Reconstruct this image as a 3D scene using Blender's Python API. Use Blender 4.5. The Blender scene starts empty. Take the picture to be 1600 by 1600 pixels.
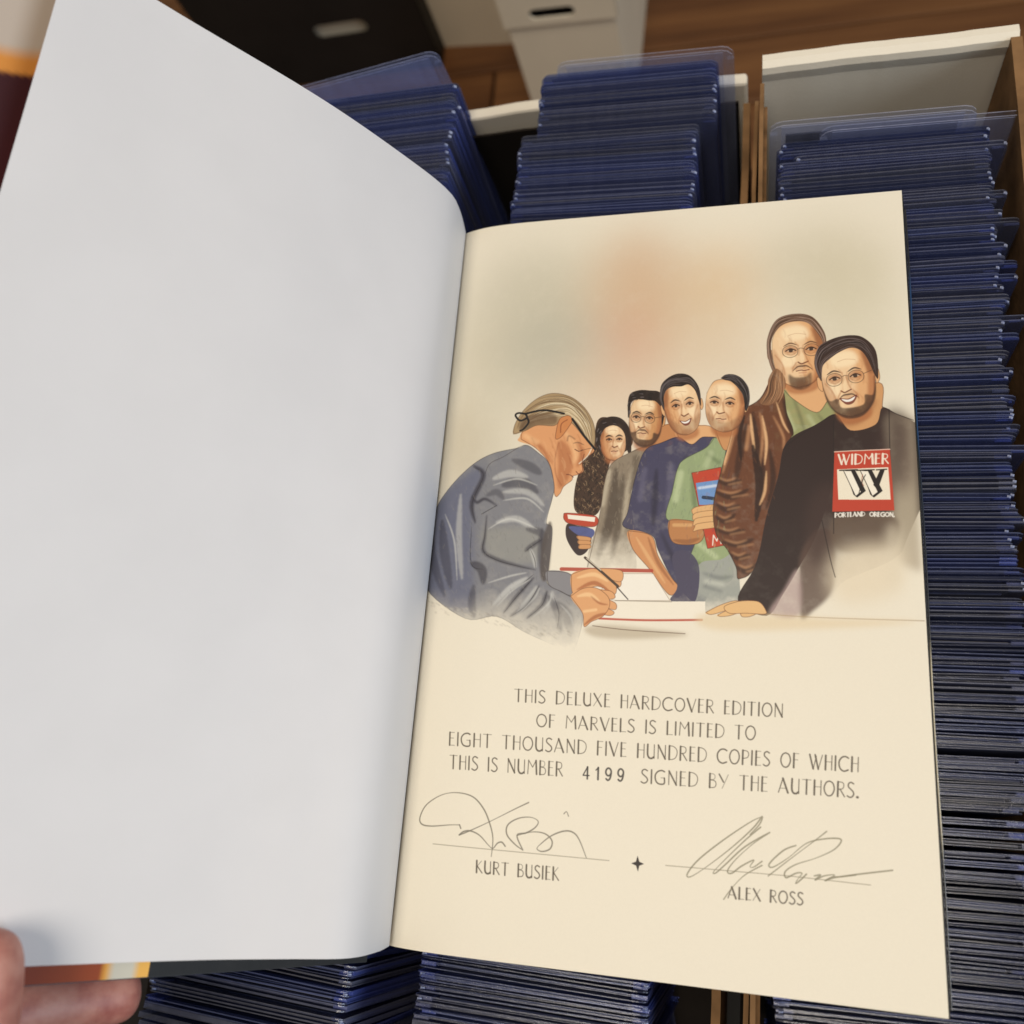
import bpy, bmesh, math, random
import numpy as np
from mathutils import Vector, Matrix
R_ = math.radians
random.seed(4)
SC = bpy.context.scene
# ---------------------------------------------------------------- camera
CAMP = np.array([0.11432215, 0.04864985, 0.29928164]); FPX = 1443.0
ROT = np.array([[0.9659262859, 0.0748233863, -0.2477657583], [-0.0035372014, -0.9533939126, -0.3017076990], [-0.2587931575, 0.2923037945, -0.9206435757]])
cam = bpy.data.cameras.new('camera'); camo = bpy.data.objects.new('camera', cam); SC.collection.objects.link(camo)
U_, _, V_ = np.linalg.svd(ROT); RR = U_ @ V_
camo.matrix_world = Matrix(((RR[0][0], -RR[1][0], -RR[2][0], CAMP[0]), (RR[0][1], -RR[1][1], -RR[2][1], CAMP[1]), (RR[0][2], -RR[1][2], -RR[2][2], CAMP[2]), (0, 0, 0, 1)))
cam.sensor_width = 36; cam.lens = 36 * FPX / 1600; cam.clip_start = .01; cam.clip_end = 50
cam.dof.use_dof = True; cam.dof.focus_distance = .31; cam.dof.aperture_fstop = 11.0
SC.camera = camo
def unproject(x, y, z):
    d = ROT.T @ np.array([(x - 800) / FPX, (y - 800) / FPX, 1.0]); return CAMP + d * (z - CAMP[2]) / d[2]
# ---------------------------------------------------------------- room light
w = bpy.data.worlds.new('World'); SC.world = w; w.use_nodes = True
w.node_tree.nodes['Background'].inputs[0].default_value = (1.0, .90, .78, 1)
w.node_tree.nodes['Background'].inputs[1].default_value = .17
def area(name, loc, target, size, power, col):
    l = bpy.data.lights.new(name, 'AREA'); l.shape = 'DISK'; l.size = size; l.energy = power; l.color = col
    o = bpy.data.objects.new(name, l); SC.collection.objects.link(o); o.location = loc
    o.rotation_euler = (Vector(target) - Vector(loc)).to_track_quat('-Z', 'Y').to_euler()
area('ceiling_lamp', (.06, -.02, 2.0), (.08, .15, 0), 1.0, 31, (1.0, .905, .78))
area('cool_fill', (2.0, -.15, .75), (0, .1, 0), 1.2, 25, (.76, .87, 1.0))  # unseen cool fill, added to give the left leaf its bluish light
SC.view_settings.view_transform = 'Standard'; SC.view_settings.look = 'None'; SC.view_settings.exposure = 0; SC.view_settings.gamma = 1
try:
    SC.cycles.transparent_max_bounces = 24; SC.cycles.max_bounces = 8
except Exception: pass
# ---------------------------------------------------------------- helpers
def link(o): SC.collection.objects.link(o); return o
def tag(o, label=None, cat=None, group=None, kind=None):
    if label: o['label'] = label
    if cat: o['category'] = cat
    if group: o['group'] = group
    if kind: o['kind'] = kind
    return o
def empty(name, loc=(0, 0, 0), rz=0):
    o = link(bpy.data.objects.new(name, None)); o.location = loc; o.rotation_euler = (0, 0, rz); o.empty_display_size = .01; return o
def mesh(name, verts, faces, mats, parent=None, smooth=False, mi=None, uv=None):
    me = bpy.data.meshes.new(name); me.from_pydata([tuple(v) for v in verts], [], faces); me.update()
    for m in (mats if isinstance(mats, (list, tuple)) else [mats]): me.materials.append(m)
    if mi is not None: me.polygons.foreach_set('material_index', mi)
    if smooth: me.polygons.foreach_set('use_smooth', [True] * len(faces))
    if uv is not None:
        l = me.uv_layers.new(name='uv')
        for lp in me.loops: l.data[lp.index].uv = uv[lp.vertex_index]
    o = link(bpy.data.objects.new(name, me)); o.parent = parent
    return o
def slab(quad, z0, z1):
    """prism from a plan quad"""
    v = [(x, y, z0) for x, y in quad] + [(x, y, z1) for x, y in quad]; n = len(quad)
    f = [tuple(range(n))[::-1], tuple(range(n, 2 * n))] + [(i, (i + 1) % n, n + (i + 1) % n, n + i) for i in range(n)]
    return v, f
def bevel(o, wd=.0006, seg=2):
    m = o.modifiers.new('bevel', 'BEVEL'); m.width = wd; m.segments = seg; m.limit_method = 'ANGLE'; return o
def join(parts):
    V, F = [], []
    for v, f in parts:
        b = len(V); V += list(v); F += [tuple(i + b for i in q) for q in f]
    return V, F
class N:
    def __init__(s, name):
        s.m = bpy.data.materials.new(name); s.m.use_nodes = True; s.t = s.m.node_tree; s.b = s.t.nodes['Principled BSDF']; s.out = s.t.nodes['Material Output']
    def new(s, typ, **kw):
        n = s.t.nodes.new(typ)
        for k, v in kw.items(): setattr(n, k, v)
        return n
    def ln(s, a, b): s.t.links.new(a, b)
    def noise(s, scale, detail=4, stretch=None, coord='Object', rough=.55):
        tc = s.new('ShaderNodeTexCoord'); mp = s.new('ShaderNodeMapping'); nz = s.new('ShaderNodeTexNoise')
        s.ln(tc.outputs[coord], mp.inputs[0]); s.ln(mp.outputs[0], nz.inputs['Vector'])
        if stretch: mp.inputs['Scale'].default_value = stretch
        nz.inputs['Scale'].default_value = scale; nz.inputs['Detail'].default_value = detail; nz.inputs['Roughness'].default_value = rough
        return nz.outputs['Fac']
    def ramp(s, fac, stops):
        r = s.new('ShaderNodeValToRGB'); s.ln(fac, r.inputs[0])
        e = r.color_ramp.elements
        while len(e) < len(stops): e.new(.5)
        for q, (p, c) in zip(e, stops): q.position = p; q.color = (*c, 1)
        return r.outputs[0]
    def bump(s, fac, strength=.2, dist=.0005):
        b = s.new('ShaderNodeBump'); b.inputs['Strength'].default_value = strength; b.inputs['Distance'].default_value = dist
        s.ln(fac, b.inputs['Height']); s.ln(b.outputs[0], s.b.inputs['Normal'])
    def set(s, color=None, rough=None, spec=None, coat=None):
        if color is not None: s.b.inputs['Base Color'].default_value = (*color, 1)
        if rough is not None: s.b.inputs['Roughness'].default_value = rough
        if spec is not None: s.b.inputs['Specular IOR Level'].default_value = spec
        if coat is not None: s.b.inputs['Coat Weight'].default_value = coat
        return s
def simple(name, c, rough=.6, var=.12, scale=60, spec=.4, bump=0, bs=400):
    n = N(name); n.set(rough=rough, spec=spec)
    lo = tuple(max(0, x * (1 - var)) for x in c); hi = tuple(min(1, x * (1 + var)) for x in c)
    n.ln(n.ramp(n.noise(scale), [(.3, lo), (.7, hi)]), n.b.inputs['Base Color'])
    if bump: n.bump(n.noise(bs, 3), bump)
    return n.m
# paper: faint fibre relief and a very slight unevenness of tone
def paper(name, c, rough=.55):
    n = N(name); n.set(rough=rough, spec=.3)
    lo = tuple(x * .975 for x in c); n.ln(n.ramp(n.noise(40, 5), [(.35, lo), (.65, c)]), n.b.inputs['Base Color'])
    n.bump(n.noise(2500, 3), .12, .0001); return n.m
M_FLY = paper('white_paper', (.645, .635, .64))
M_CREAM = paper('cream_paper', (.74, .66, .48))
M_BLACK = simple('black_glossy_paper', (.010, .010, .010), .5, .3, 200, .25)
M_BOARD = simple('black_cover_board', (.010, .010, .011), .45, .3, 200, .4)
M_KRAFT = simple('kraft_cardboard', (.21, .115, .05), .85, .4, 45, .2, .3)
M_KEDGE = simple('kraft_cut_edge', (.20, .11, .05), .9, .4, 120, .1, .4)
M_WCARD = simple('white_cardboard', (.78, .72, .60), .7, .05, 18, .3, .15, 900)
M_WBOX = simple('white_storage_box', (.76, .66, .50), .7, .06, 6, .3)
M_BKBOX = simple('black_storage_box', (.016, .013, .011), .6, .3, 6, .3)
M_DARK = simple('box_inside_shade', (.02, .016, .013), .9, .2, 20, .1)  # near-black colour stands in for the shade inside the boxes
cs_ = N('card_stock'); cs_.set(rough=.5, spec=.4); oc = cs_.new('ShaderNodeObjectInfo')
cs_.ln(cs_.ramp(oc.outputs['Random'], [(0, (.015, .015, .025)), (.6, (.03, .03, .05)), (.7, (.10, .10, .13)), (.78, (.02, .02, .03)), (.9, (.22, .21, .20)), (1, (.03, .02, .02))]), cs_.b.inputs['Base Color']); M_CARDS = cs_.m
M_TABLE = simple('table_top', (.008, .006, .005), .5, .2, 10, .3)
# rigid blue-tinted plastic
def plastic(name, tcol, bcol, op, rough, spread=.35):
    n = N(name); n.set(rough=rough, spec=.6)
    oi = n.new('ShaderNodeObjectInfo')
    lo = tuple(x * (1 - spread) for x in bcol); g = sum(bcol) / 3; grey = (g * 1.1, g * 1.1, g * 1.25)
    n.ln(n.ramp(oi.outputs['Random'], [(0, lo), (.45, grey), (.8, bcol), (1, tuple(x * 1.2 for x in bcol))]), n.b.inputs['Base Color'])
    tr = n.new('ShaderNodeBsdfTransparent'); tr.inputs[0].default_value = (*tcol, 1)
    mx = n.new('ShaderNodeMixShader')
    sc = n.noise(260, 4, (1, 1, .15)); rp = n.ramp(sc, [(.4, (op * .85,) * 3), (.75, (min(1, op * 1.25),) * 3)]); n.bump(n.noise(1800, 2), .25, .0002)
    n.ln(rp, mx.inputs[0]); n.ln(tr.outputs[0], mx.inputs[1]); n.ln(n.b.outputs[0], mx.inputs[2]); n.ln(mx.outputs[0], n.out.inputs[0])
    return n.m
M_PL = plastic('blue_tinted_plastic', (.72, .77, .93), (.15, .175, .34), .27, .22)
M_PE = plastic('plastic_cut_edge', (.7, .78, 1.0), (.125, .145, .255), .42, .15, .6)
M_RAIL = plastic('frosted_blue_rail', (.6, .68, 1.0), (.13, .17, .50), .50, .2, .3)
M_GLINT = simple('painted_corner_glint', (.36, .40, .56), .22, .4, 900, .6)  # pale colour paints the sparks of light at sleeve corners
M_CL = plastic('clear_plastic', (.93, .95, 1.0), (.45, .50, .80), .08, .12, .1)
M_CLE = plastic('clear_plastic_edge', (.85, .9, 1.0), (.45, .50, .78), .42, .15, .1)
PRINTK = (.945, .985, 1.11)
# ---------------------------------------------------------------- flat print for the book's page
PW, PH = 0.1631, 0.262                 # visible page, metres
TW, TH = 1200, 1928                    # print resolution
def lin(c):
    c = np.asarray(c, float) / 255.0
    return np.where(c <= .04045, c / 12.92, ((c + .055) / 1.055) ** 2.4)
def to_tex(pts):
    """print layout was measured on the sheet as seen; this turns it into sheet coordinates"""
    out = []
    for x, y in pts:
        p = unproject(x, y, 0.0)
        out.append((p[0] / PW * TW, (1 - p[1] / PH) * TH))
    return np.array(out)
def smooth_pts(p, closed=True, n=6):
    p = np.asarray(p, float); N = len(p)
    if N < 3: return p
    out = []; t = np.linspace(0, 1, n, endpoint=False)[:, None]
    for i in range(N if closed else N - 1):
        if closed: a, b, c, d = p[i - 1], p[i], p[(i + 1) % N], p[(i + 2) % N]
        else: a, b, c, d = p[max(i - 1, 0)], p[i], p[i + 1], p[min(i + 2, N - 1)]
        out.append(.5 * (2 * b + (c - a) * t + (2 * a - 5 * b + 4 * c - d) * t ** 2 + (3 * b - a - 3 * c + d) * t ** 3))
    out = np.concatenate(out)
    return out if closed else np.vstack([out, p[-1]])
def box_blur(m, r):
    r = int(round(r))
    if r < 1: return m
    for ax in (0, 1):
        for _ in range(2):
            pad = [(0, 0), (0, 0)]; pad[ax] = (r + 1, r)
            c = np.cumsum(np.pad(m, pad), axis=ax)
            m = (np.take(c, range(2 * r + 1, c.shape[ax]), axis=ax) - np.take(c, range(0, c.shape[ax] - 2 * r - 1), axis=ax)) / (2 * r + 1)
    return m
def fill_mask(q, blur=0):
    """anti-aliased mask of polygon q (texture px) and its window"""
    pad = int(blur * 2.5) + 2
    x0 = int(max(q[:, 0].min() - pad, 0)); x1 = int(min(q[:, 0].max() + pad + 1, TW))
    y0 = int(max(q[:, 1].min() - pad, 0)); y1 = int(min(q[:, 1].max() + pad + 1, TH))
    if x1 <= x0 or y1 <= y0: return None
    S = 3; m = np.zeros((y1 - y0, x1 - x0)); a = q; b = np.roll(q, -1, 0)
    for sy in range((y1 - y0) * S):
        y = y0 + (sy + .5) / S
        k = (a[:, 1] <= y) != (b[:, 1] <= y)
        if not k.any(): continue
        xs = np.sort(a[k, 0] + (y - a[k, 1]) / (b[k, 1] - a[k, 1]) * (b[k, 0] - a[k, 0])) - x0
        row = m[sy // S]
        for i in range(0, len(xs) - 1, 2):
            l = min(max(xs[i], 0), x1 - x0); r = min(max(xs[i + 1], 0), x1 - x0)
            if r <= l: continue
            li, ri = int(l), int(r)
            if li == ri: row[li] += (r - l) / S
            else:
                row[li] += (li + 1 - l) / S; row[li + 1:ri] += 1 / S
                if ri < x1 - x0: row[ri] += (r - ri) / S
    if blur: m = box_blur(m, blur)
    return (y0, y1, x0, x1), np.clip(m, 0, 1)
rs = np.random.RandomState(7); rr = np.random.RandomState(11)
def noise_img(cell, octs=3):
    out = np.zeros((TH, TW)); amp = 1; tot = 0
    for o in range(octs):
        c = max(cell / 2 ** o, 1); h, w = int(TH / c) + 3, int(TW / c) + 3
        g = rs.rand(h, w); yy = np.arange(TH) / c; xx = np.arange(TW) / c
        yi, xi = yy.astype(int), xx.astype(int); fy = (yy - yi)[:, None]; fx = (xx - xi)[None]
        fy = fy * fy * (3 - 2 * fy); fx = fx * fx * (3 - 2 * fx)
        g0 = g[yi][:, xi] * (1 - fx) + g[yi][:, xi + 1] * fx; g1 = g[yi + 1][:, xi] * (1 - fx) + g[yi + 1][:, xi + 1] * fx
        out += amp * (g0 * (1 - fy) + g1 * fy); tot += amp; amp *= .6
    return out / tot
PAPER = lin((233, 221, 192))
canvas = np.ones((TH, TW, 3)) * PAPER
MOTTLE = noise_img(26, 4); GRAIN = noise_img(3, 2)
def put(win, m, col, alpha=1, clip=None, mottle=0.0):
    y0, y1, x0, x1 = win; a = m * alpha
    if clip is not None: a = a * clip[y0:y1, x0:x1]
    if mottle: a = a * np.clip(1 - mottle + 2 * mottle * MOTTLE[y0:y1, x0:x1], 0, 1.0)
    a = a[..., None]
    canvas[y0:y1, x0:x1] = canvas[y0:y1, x0:x1] * (1 - a) + lin(col) * a
def full(win, m):
    f = np.zeros((TH, TW)); f[win[0]:win[1], win[2]:win[3]] = m; return f
def shape(pts, col, alpha=1, blur=0, clip=None, sharp=False, mottle=0.0, line=None, lw=1.0, fade=None):
    """a painted patch; returns its mask for later shading inside it. fade=(y_start,y_end): washes out downwards"""
    q = to_tex(pts)
    if not sharp: q = smooth_pts(q)
    r = fill_mask(q, blur)
    if r is None: return None
    win, m = r
    if fade is not None:
        f0, f1 = (to_tex([(1000, fade[0])])[0, 1], to_tex([(1000, fade[1])])[0, 1])
        yy = np.arange(win[0], win[1])[:, None] + (MOTTLE[win[0]:win[1], win[2]:win[3]] - .5) * 60
        m = m * np.clip(1 - (yy - f0) / (f1 - f0), 0, 1)
    put(win, m, col, alpha, clip, mottle)
    F = full(win, m)
    if clip is not None: F = F * clip
    if line is not None: stroke(list(pts) + [pts[0]], lw, line, .75, clip=None if fade is None else np.clip(box_blur(F, 3) * 2.2, 0, 1), sharp=sharp)
    return F
def stroke(pts, w, col, alpha=1, blur=0, clip=None, sharp=False, taper=False):
    """w in photo px; texture is ~1.75x"""
    q = to_tex(pts)
    if not sharp: q = smooth_pts(q, False)
    w = w * 1.75 / 2; pad = int(w + blur * 2.5 + 3)
    x0 = int(max(q[:, 0].min() - pad, 0)); x1 = int(min(q[:, 0].max() + pad, TW))
    y0 = int(max(q[:, 1].min() - pad, 0)); y1 = int(min(q[:, 1].max() + pad, TH))
    if x1 <= x0 or y1 <= y0: return
    m = np.zeros((y1 - y0, x1 - x0)); N = len(q) - 1
    for i in range(N):
        a, b = q[i], q[i + 1]
        ww = w * (.55 + .6 * abs(math.sin(i * .09 + N))) if taper == 'pen' else w if not taper else w * (.25 + .75 * math.sin(math.pi * min(max((i + .5) / N, 0.03), .97)))
        bx0 = int(max(min(a[0], b[0]) - ww - 2, x0)); bx1 = int(min(max(a[0], b[0]) + ww + 3, x1))
        by0 = int(max(min(a[1], b[1]) - ww - 2, y0)); by1 = int(min(max(a[1], b[1]) + ww + 3, y1))
        if bx1 <= bx0 or by1 <= by0: continue
        X, Y = np.meshgrid(np.arange(bx0, bx1) + .5, np.arange(by0, by1) + .5)
        d = b - a; L = d @ d + 1e-9; t = np.clip(((X - a[0]) * d[0] + (Y - a[1]) * d[1]) / L, 0, 1)
        D = np.hypot(X - a[0] - t * d[0], Y - a[1] - t * d[1])
        s = m[by0 - y0:by1 - y0, bx0 - x0:bx1 - x0]
        np.maximum(s, np.clip(ww - D + .5, 0, 1) * min(1, ww * 2), out=s)
    if blur: m = box_blur(m, blur)
    put((y0, y1, x0, x1), m, col, alpha, clip)
def folds(clip, lst, dark=None, light=None, blur=3):
    for k, w, al, pts in lst:
        stroke(pts, w, dark if k == 'd' else light, al, blur=blur, clip=clip, taper=True)
def za(*p): return [(640 + x * .2625, 440 + y * .2625) for x, y in p]
def zb(*p): return [(1040 + x * .2625, 440 + y * .2625) for x, y in p]
def zc(*p): return [(640 + x * .2625, 680 + y * .2625) for x, y in p]
def zd(*p): return [(1040 + x * .2625, 680 + y * .2625) for x, y in p]
def ze(*p): return [(640 + x * .275, 1040 + y * .275) for x, y in p]
def zf(*p): return [(1040 + x * .275, 1040 + y * .275) for x, y in p]
def blob(x, y, rx, ry, col, alpha, blur):
    a = np.linspace(0, 2 * np.pi, 20, endpoint=False)
    shape(list(zip(x + rx * np.cos(a), y + ry * np.sin(a))), col, alpha * 1.0, blur * 1.45, mottle=.15)
# ---- backdrop washes
blob(960, 480, 190, 95, (205, 192, 158), .55, 70)
blob(830, 500, 110, 110, (176, 168, 140), .5, 60)
blob(760, 640, 80, 130, (196, 184, 152), .55, 45)
blob(1000, 470, 75, 110, (206, 160, 114), .62, 48)
blob(980, 560, 60, 70, (208, 158, 128), .5, 45)
blob(1130, 450, 70, 70, (216, 174, 118), .55, 50)
blob(1120, 560, 90, 60, (214, 182, 140), .5, 45)
blob(1290, 420, 110, 70, (196, 182, 146), .6, 50)
blob(1330, 520, 90, 120, (206, 194, 158), .55, 50)
blob(870, 560, 80, 70, (170, 164, 140), .45, 40)
blob(960, 650, 120, 90, (214, 186, 148), .5, 45)
blob(700, 720, 60, 90, (190, 174, 140), .5, 35)
SK, SKD, SKL, INK = (222, 168, 112), (170, 102, 56), (247, 220, 172), (58, 38, 26)
def head(cx, cy, w, h, tilt=0, turn=0, skin=SK, shade=SKD, light=SKL, hair=(40, 28, 22), style='short', beard=None, specs=False, smile=False, line=(96, 58, 34), seed=0, shade_side=1):
    """a generic painted head: centre, face width and height, tilt in degrees, turn -1..1"""
    ca, sa = math.cos(math.radians(tilt)), math.sin(math.radians(tilt))
    def P(*uv): return [(cx + (u * ca * w / 2 - v * sa * h / 2), cy + (u * sa * w / 2 + v * ca * h / 2)) for u, v in uv]
    t = turn * .38
    shape(P((-.55, .8), (.55, .8), (.6, 1.12), (0, 1.24), (-.5, 1.14)), shade, .75, 3)
    # neck-side ear
    for s in (-1, 1):
        if s * turn > .3: continue
        shape(P((s * .97, -.15), (s * 1.12, -.2), (s * 1.13, .08), (s * .98, .2)), skin, 1, line=line, lw=.8)
    F = shape(P((-.92, -.45), (-.6, -.92), (0, -1.02), (.6, -.92), (.92, -.45), (.95, .05), (.85, .52), (.55, .88), (0, 1.03), (-.55, .88), (-.85, .52), (-.95, .05)), skin, 1, line=line, lw=1.0)
    shape(P((-shade_side * .95, -.6), (0, -.95), (shade_side * .3, -.5), (shade_side * .2, .3), (0, .9), (-shade_side * .6, .8), (-shade_side * .95, .2)), light, .5, 6, clip=F)
    # form: lit forehead and cheek, shaded side
    shape(P((-.5, -.75), (.3, -.8), (.4, -.45), (-.4, -.42)), light, .85, 4, clip=F)
    shape(P((shade_side * .55, -.9), (shade_side * 1.1, -.5), (shade_side * 1.1, .6), (shade_side * .4, 1.05), (shade_side * .62, .4), (shade_side * .7, -.2)), shade, .75, 3, clip=F)
    shape(P((-shade_side * .65 + t, .05), (-shade_side * .25 + t, .08), (-shade_side * .3 + t, .35), (-shade_side * .65, .35)), light, .8, 3, clip=F)
    shape(P((-.3, .92), (0, .8), (.35, .92), (0, 1.1)), shade, .5, 3, clip=F)
    r0 = np.random.RandomState(seed + 50)
    for k in range(60):      # brush hatching that follows the form
        u = r0.uniform(-.85, .85); v = r0.uniform(-.8, .85); dark_ = u * shade_side > .25
        stroke(P((u, v), (u + .06, v + .12), (u + .04, v + .24)), r0.uniform(.6, 1.5), shade if (dark_ or k % 3 == 0) else light, .3, blur=1, clip=F)
    shape(P((-shade_side * .9, -.2), (-shade_side * .55, .45), (-shade_side * .5, .85), (-shade_side * .9, .5)), shade, .35, 2, clip=F)
    shape(P((.05, .3), (.3, .42), (.2, .5), (-.2, .5), (-.3, .42)), shade, .35, 2, clip=F)
    # eye sockets, eyes, brows
    for s in (-1, 1):
        ex = s * .38 + t
        shape(P((ex - .24, -.17), (ex, -.26), (ex + .24, -.17), (ex + .2, -.02), (ex - .2, -.02)), shade, .6, 2, clip=F)
        shape(P((ex - .13, -.09), (ex, -.13), (ex + .13, -.09), (ex, -.06)), (214, 190, 156), .8, 0, clip=F)
        shape(P((ex - .065 + t * .1, -.135), (ex + .065 + t * .1, -.135), (ex + .06, -.055), (ex - .06, -.055)), (48, 30, 20), .95, clip=F)
        stroke(P((ex - .19, -.09), (ex, -.155), (ex + .19, -.09)), 1.7, (50, 28, 18), .95)
        stroke(P((ex - .25, -.24), (ex, -.32), (ex + .25, -.25)), 2.4, hair, .9, taper=True)
        stroke(P((ex - .14, .0), (ex, .03), (ex + .14, .0)), .7, shade, .8)
    # nose
    nx = t * 1.35
    stroke(P((nx + .08 * shade_side, -.12), (nx + .13 * shade_side, .12), (nx + .2 * shade_side, .26)), 1.6, shade, .75, blur=1)
    stroke(P((nx - .18, .27), (nx - .07, .33), (nx + .04, .31), (nx + .19, .27)), 1.9, (104, 54, 30), .9)
    shape(P((nx - .09, .05), (nx + .03, .0), (nx + .05, .25), (nx - .07, .25)), (244, 212, 162), .55, 1, clip=F)
    for s in (-1, 1):
        stroke(P((t + s * .2, .27), (t + s * .34, .42), (t + s * .38, .56)), 1.3, shade, .75, blur=1)
        stroke(P((t + s * .16, -.04), (t + s * .36, .06), (t + s * .56, .0)), 1.1, shade, .6, blur=1)
        stroke(P((t + s * .1, -.24), (t + s * .06, -.08), (t + s * .12, .06)), 1.3, shade, .55, blur=1)
    stroke(P((-shade_side * .86, .0), (-shade_side * .62, .3), (-shade_side * .56, .62)), 1.6, shade, .55, blur=1)
    stroke(P((shade_side * .93, .0), (shade_side * .83, .5), (shade_side * .5, .9), (0, 1.02)), 2.2, (112, 62, 34), .55, blur=1)
    stroke(P((-.3, -.56), (0, -.6), (.35, -.55)), .9, shade, .45); stroke(P((t - .2, -.34), (t - .08, -.22)), 1.4, shade, .6, blur=1)
    shape(P((.62 * shade_side, -.75), (.95 * shade_side, -.45), (.95 * shade_side, -.1), (.72 * shade_side, -.2)), (124, 72, 40), .5, 3, clip=F)
    # beard and moustache
    if beard:
        bc, k = beard
        if k == 'full':
            shape(P((-.96, .1), (-.8, .5), (-.5, .48), (-.38, .75), (.38, .75), (.5, .48), (.8, .5), (.96, .1), (.86, .62), (.45, 1.0), (0, 1.1), (-.45, 1.0), (-.86, .62)), bc, .85, 1.2, mottle=.25)
        elif k == 'goatee':
            shape(P((-.42, .62), (-.2, .72), (.2, .72), (.42, .62), (.38, .98), (0, 1.12), (-.38, .98)), bc, .8, 1.5, mottle=.3)
        elif k == 'stubble':
            shape(P((-.9, .3), (-.5, .5), (0, .66), (.5, .5), (.9, .3), (.6, .95), (0, 1.05), (-.6, .95)), bc, .4, 3, clip=F)
        if k != 'stubble': stroke(P((t - .36, .52), (t - .18, .41), (t, .4), (t + .18, .41), (t + .36, .52)), 2.6, bc, .8, taper=True)
    # mouth
    if smile:
        shape(P((t - .32, .47), (t, .52), (t + .32, .45), (t + .16, .65), (t - .1, .67)), (120, 56, 40), .95, line=(96, 44, 30), lw=.7)
        shape(P((t - .25, .5), (t, .545), (t + .25, .485), (t + .13, .59), (t - .1, .6)), (246, 238, 218), .95)
    else:
        stroke(P((t - .24, .54), (t - .05, .52), (t + .06, .54), (t + .24, .52)), 1.3, (104, 46, 30), .95)
        stroke(P((t - .14, .6), (t + .14, .6)), 1.8, (182, 104, 74), .6, blur=1)
        stroke(P((t - .14, .68), (t + .12, .68)), 1.2, shade, .6, blur=1)
    r = np.random.RandomState(seed)
    ARC = {   # outer and inner outline of the hair, from one temple over to the other
     'short': ([(-1.0, .0), (-1.1, -.45), (-.9, -.95), (-.4, -1.2), (.2, -1.26), (.75, -1.08), (1.08, -.6), (1.02, .05)], [(-.93, -.2), (-.88, -.5), (-.66, -.74), (-.3, -.82), (.15, -.78), (.55, -.8), (.84, -.55), (.94, -.15)]),
     'flat': ([(-1.0, -.05), (-1.1, -.55), (-1.0, -1.0), (-.5, -1.18), (.1, -1.2), (.7, -1.16), (1.08, -.75), (1.0, .1)], [(-.93, -.3), (-.92, -.62), (-.7, -.78), (-.3, -.82), (.1, -.8), (.5, -.78), (.86, -.5), (.92, .0)]),
     'swept': ([(-1.0, -.1), (-1.14, -.6), (-.9, -1.05), (-.4, -1.22), (.2, -1.26), (.75, -1.14), (1.14, -.7), (1.08, .05)], [(-.93, -.3), (-.84, -.52), (-.6, -.66), (-.2, -.82), (.25, -.9), (.6, -.78), (.8, -.5), (.96, -.05)]),
     'receding': ([(-.3, -1.06), (-.1, -1.2), (.2, -1.24), (.5, -1.2), (.8, -1.05), (1.08, -.75), (1.18, -.3), (1.08, .12)], [(-.3, -1.05), (-.1, -1.0), (.15, -.97), (.35, -.88), (.55, -.74), (.8, -.5), (.92, -.2), (.98, .1)]),
     'long': ([(-.95, .6), (-1.12, .1), (-1.1, -.5), (-.7, -1.06), (0, -1.2), (.65, -1.06), (1.05, -.55), (1.06, -.1)], [(-.88, .5), (-.97, .1), (-.95, -.45), (-.56, -.86), (0, -.97), (.5, -.86), (.88, -.42), (.97, -.1)]),
     'curly': ([(-1.0, .5), (-1.3, .0), (-1.25, -.6), (-.8, -1.15), (.0, -1.34), (.8, -1.15), (1.3, -.5), (1.3, .8)], [(-.93, .2), (-.95, -.1), (-.84, -.4), (-.5, -.74), (.1, -.86), (.6, -.68), (.9, -.3), (.98, .4)])}
    O_, I_ = ARC[style]
    H = shape(P(*(O_ + I_[::-1])), hair, 1, mottle=.05)
    hl = tuple(min(255, int(c + 70)) for c in hair); O_, I_ = np.array(O_), np.array(I_)
    for k in range(46):
        s_ = r.uniform(0, 1); a_ = r.randint(0, 5); q = (O_ * (1 - s_) + I_ * s_ + r.uniform(-.03, .03, (8, 2)))[a_:a_ + 4]
        if style in ('curly', 'flat'):
            q = q[:2] + r.uniform(-.05, .05, (2, 2)); q[1] = q[0] + (q[1] - q[0]) * .3; stroke(P(*[tuple(v) for v in q]), 1.2, hl if k % 3 == 0 else (18, 12, 10), .6)
        else: stroke(P(*[tuple(v) for v in q]), r.uniform(.5, 1.2), hl if k % 2 else tuple(int(c * .5) for c in hair), .55, clip=H, taper=True)
    if specs:
        for s in (-1, 1):
            ex = s * .4 + t; a = np.linspace(0, 2 * np.pi, 13)
            stroke(P(*[(ex + .29 * math.cos(q), -.08 + .17 * math.sin(q) + (.02 if math.sin(q) > 0 else 0)) for q in a]), .9, (92, 66, 44), .9)
        stroke(P((t - .11, -.12), (t, -.15), (t + .11, -.12)), .9, (92, 66, 44), .9)
        stroke(P((t + .69, -.12), (.98, -.2)), .9, (92, 66, 44), .9)
# ---- woman with long dark curls (far left of the queue)
CU = shape(za((1120, 830), (1180, 810), (1290, 850), (1330, 950), (1290, 1010), (1200, 1060), (1160, 1260), (1110, 1390), (990, 1370), (985, 1230), (1030, 1080), (1090, 960)), (66, 46, 32), 1)
for k in range(420):
    x = rr.uniform(985, 1200); y = rr.uniform(960, 1390)
    c = (24, 16, 12) if k % 5 < 3 else ((112, 84, 58) if k % 5 == 3 else (158, 130, 92))
    stroke(za((x, y), (x + rr.uniform(-9, 9), y + 6), (x + rr.uniform(-10, 10), y + 14)), .9, c, .75, clip=CU)
head(958, 690, 42, 58, tilt=-2, turn=.25, skin=(208, 150, 98), hair=(44, 30, 22), style='curly', shade_side=-1, seed=5)
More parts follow.
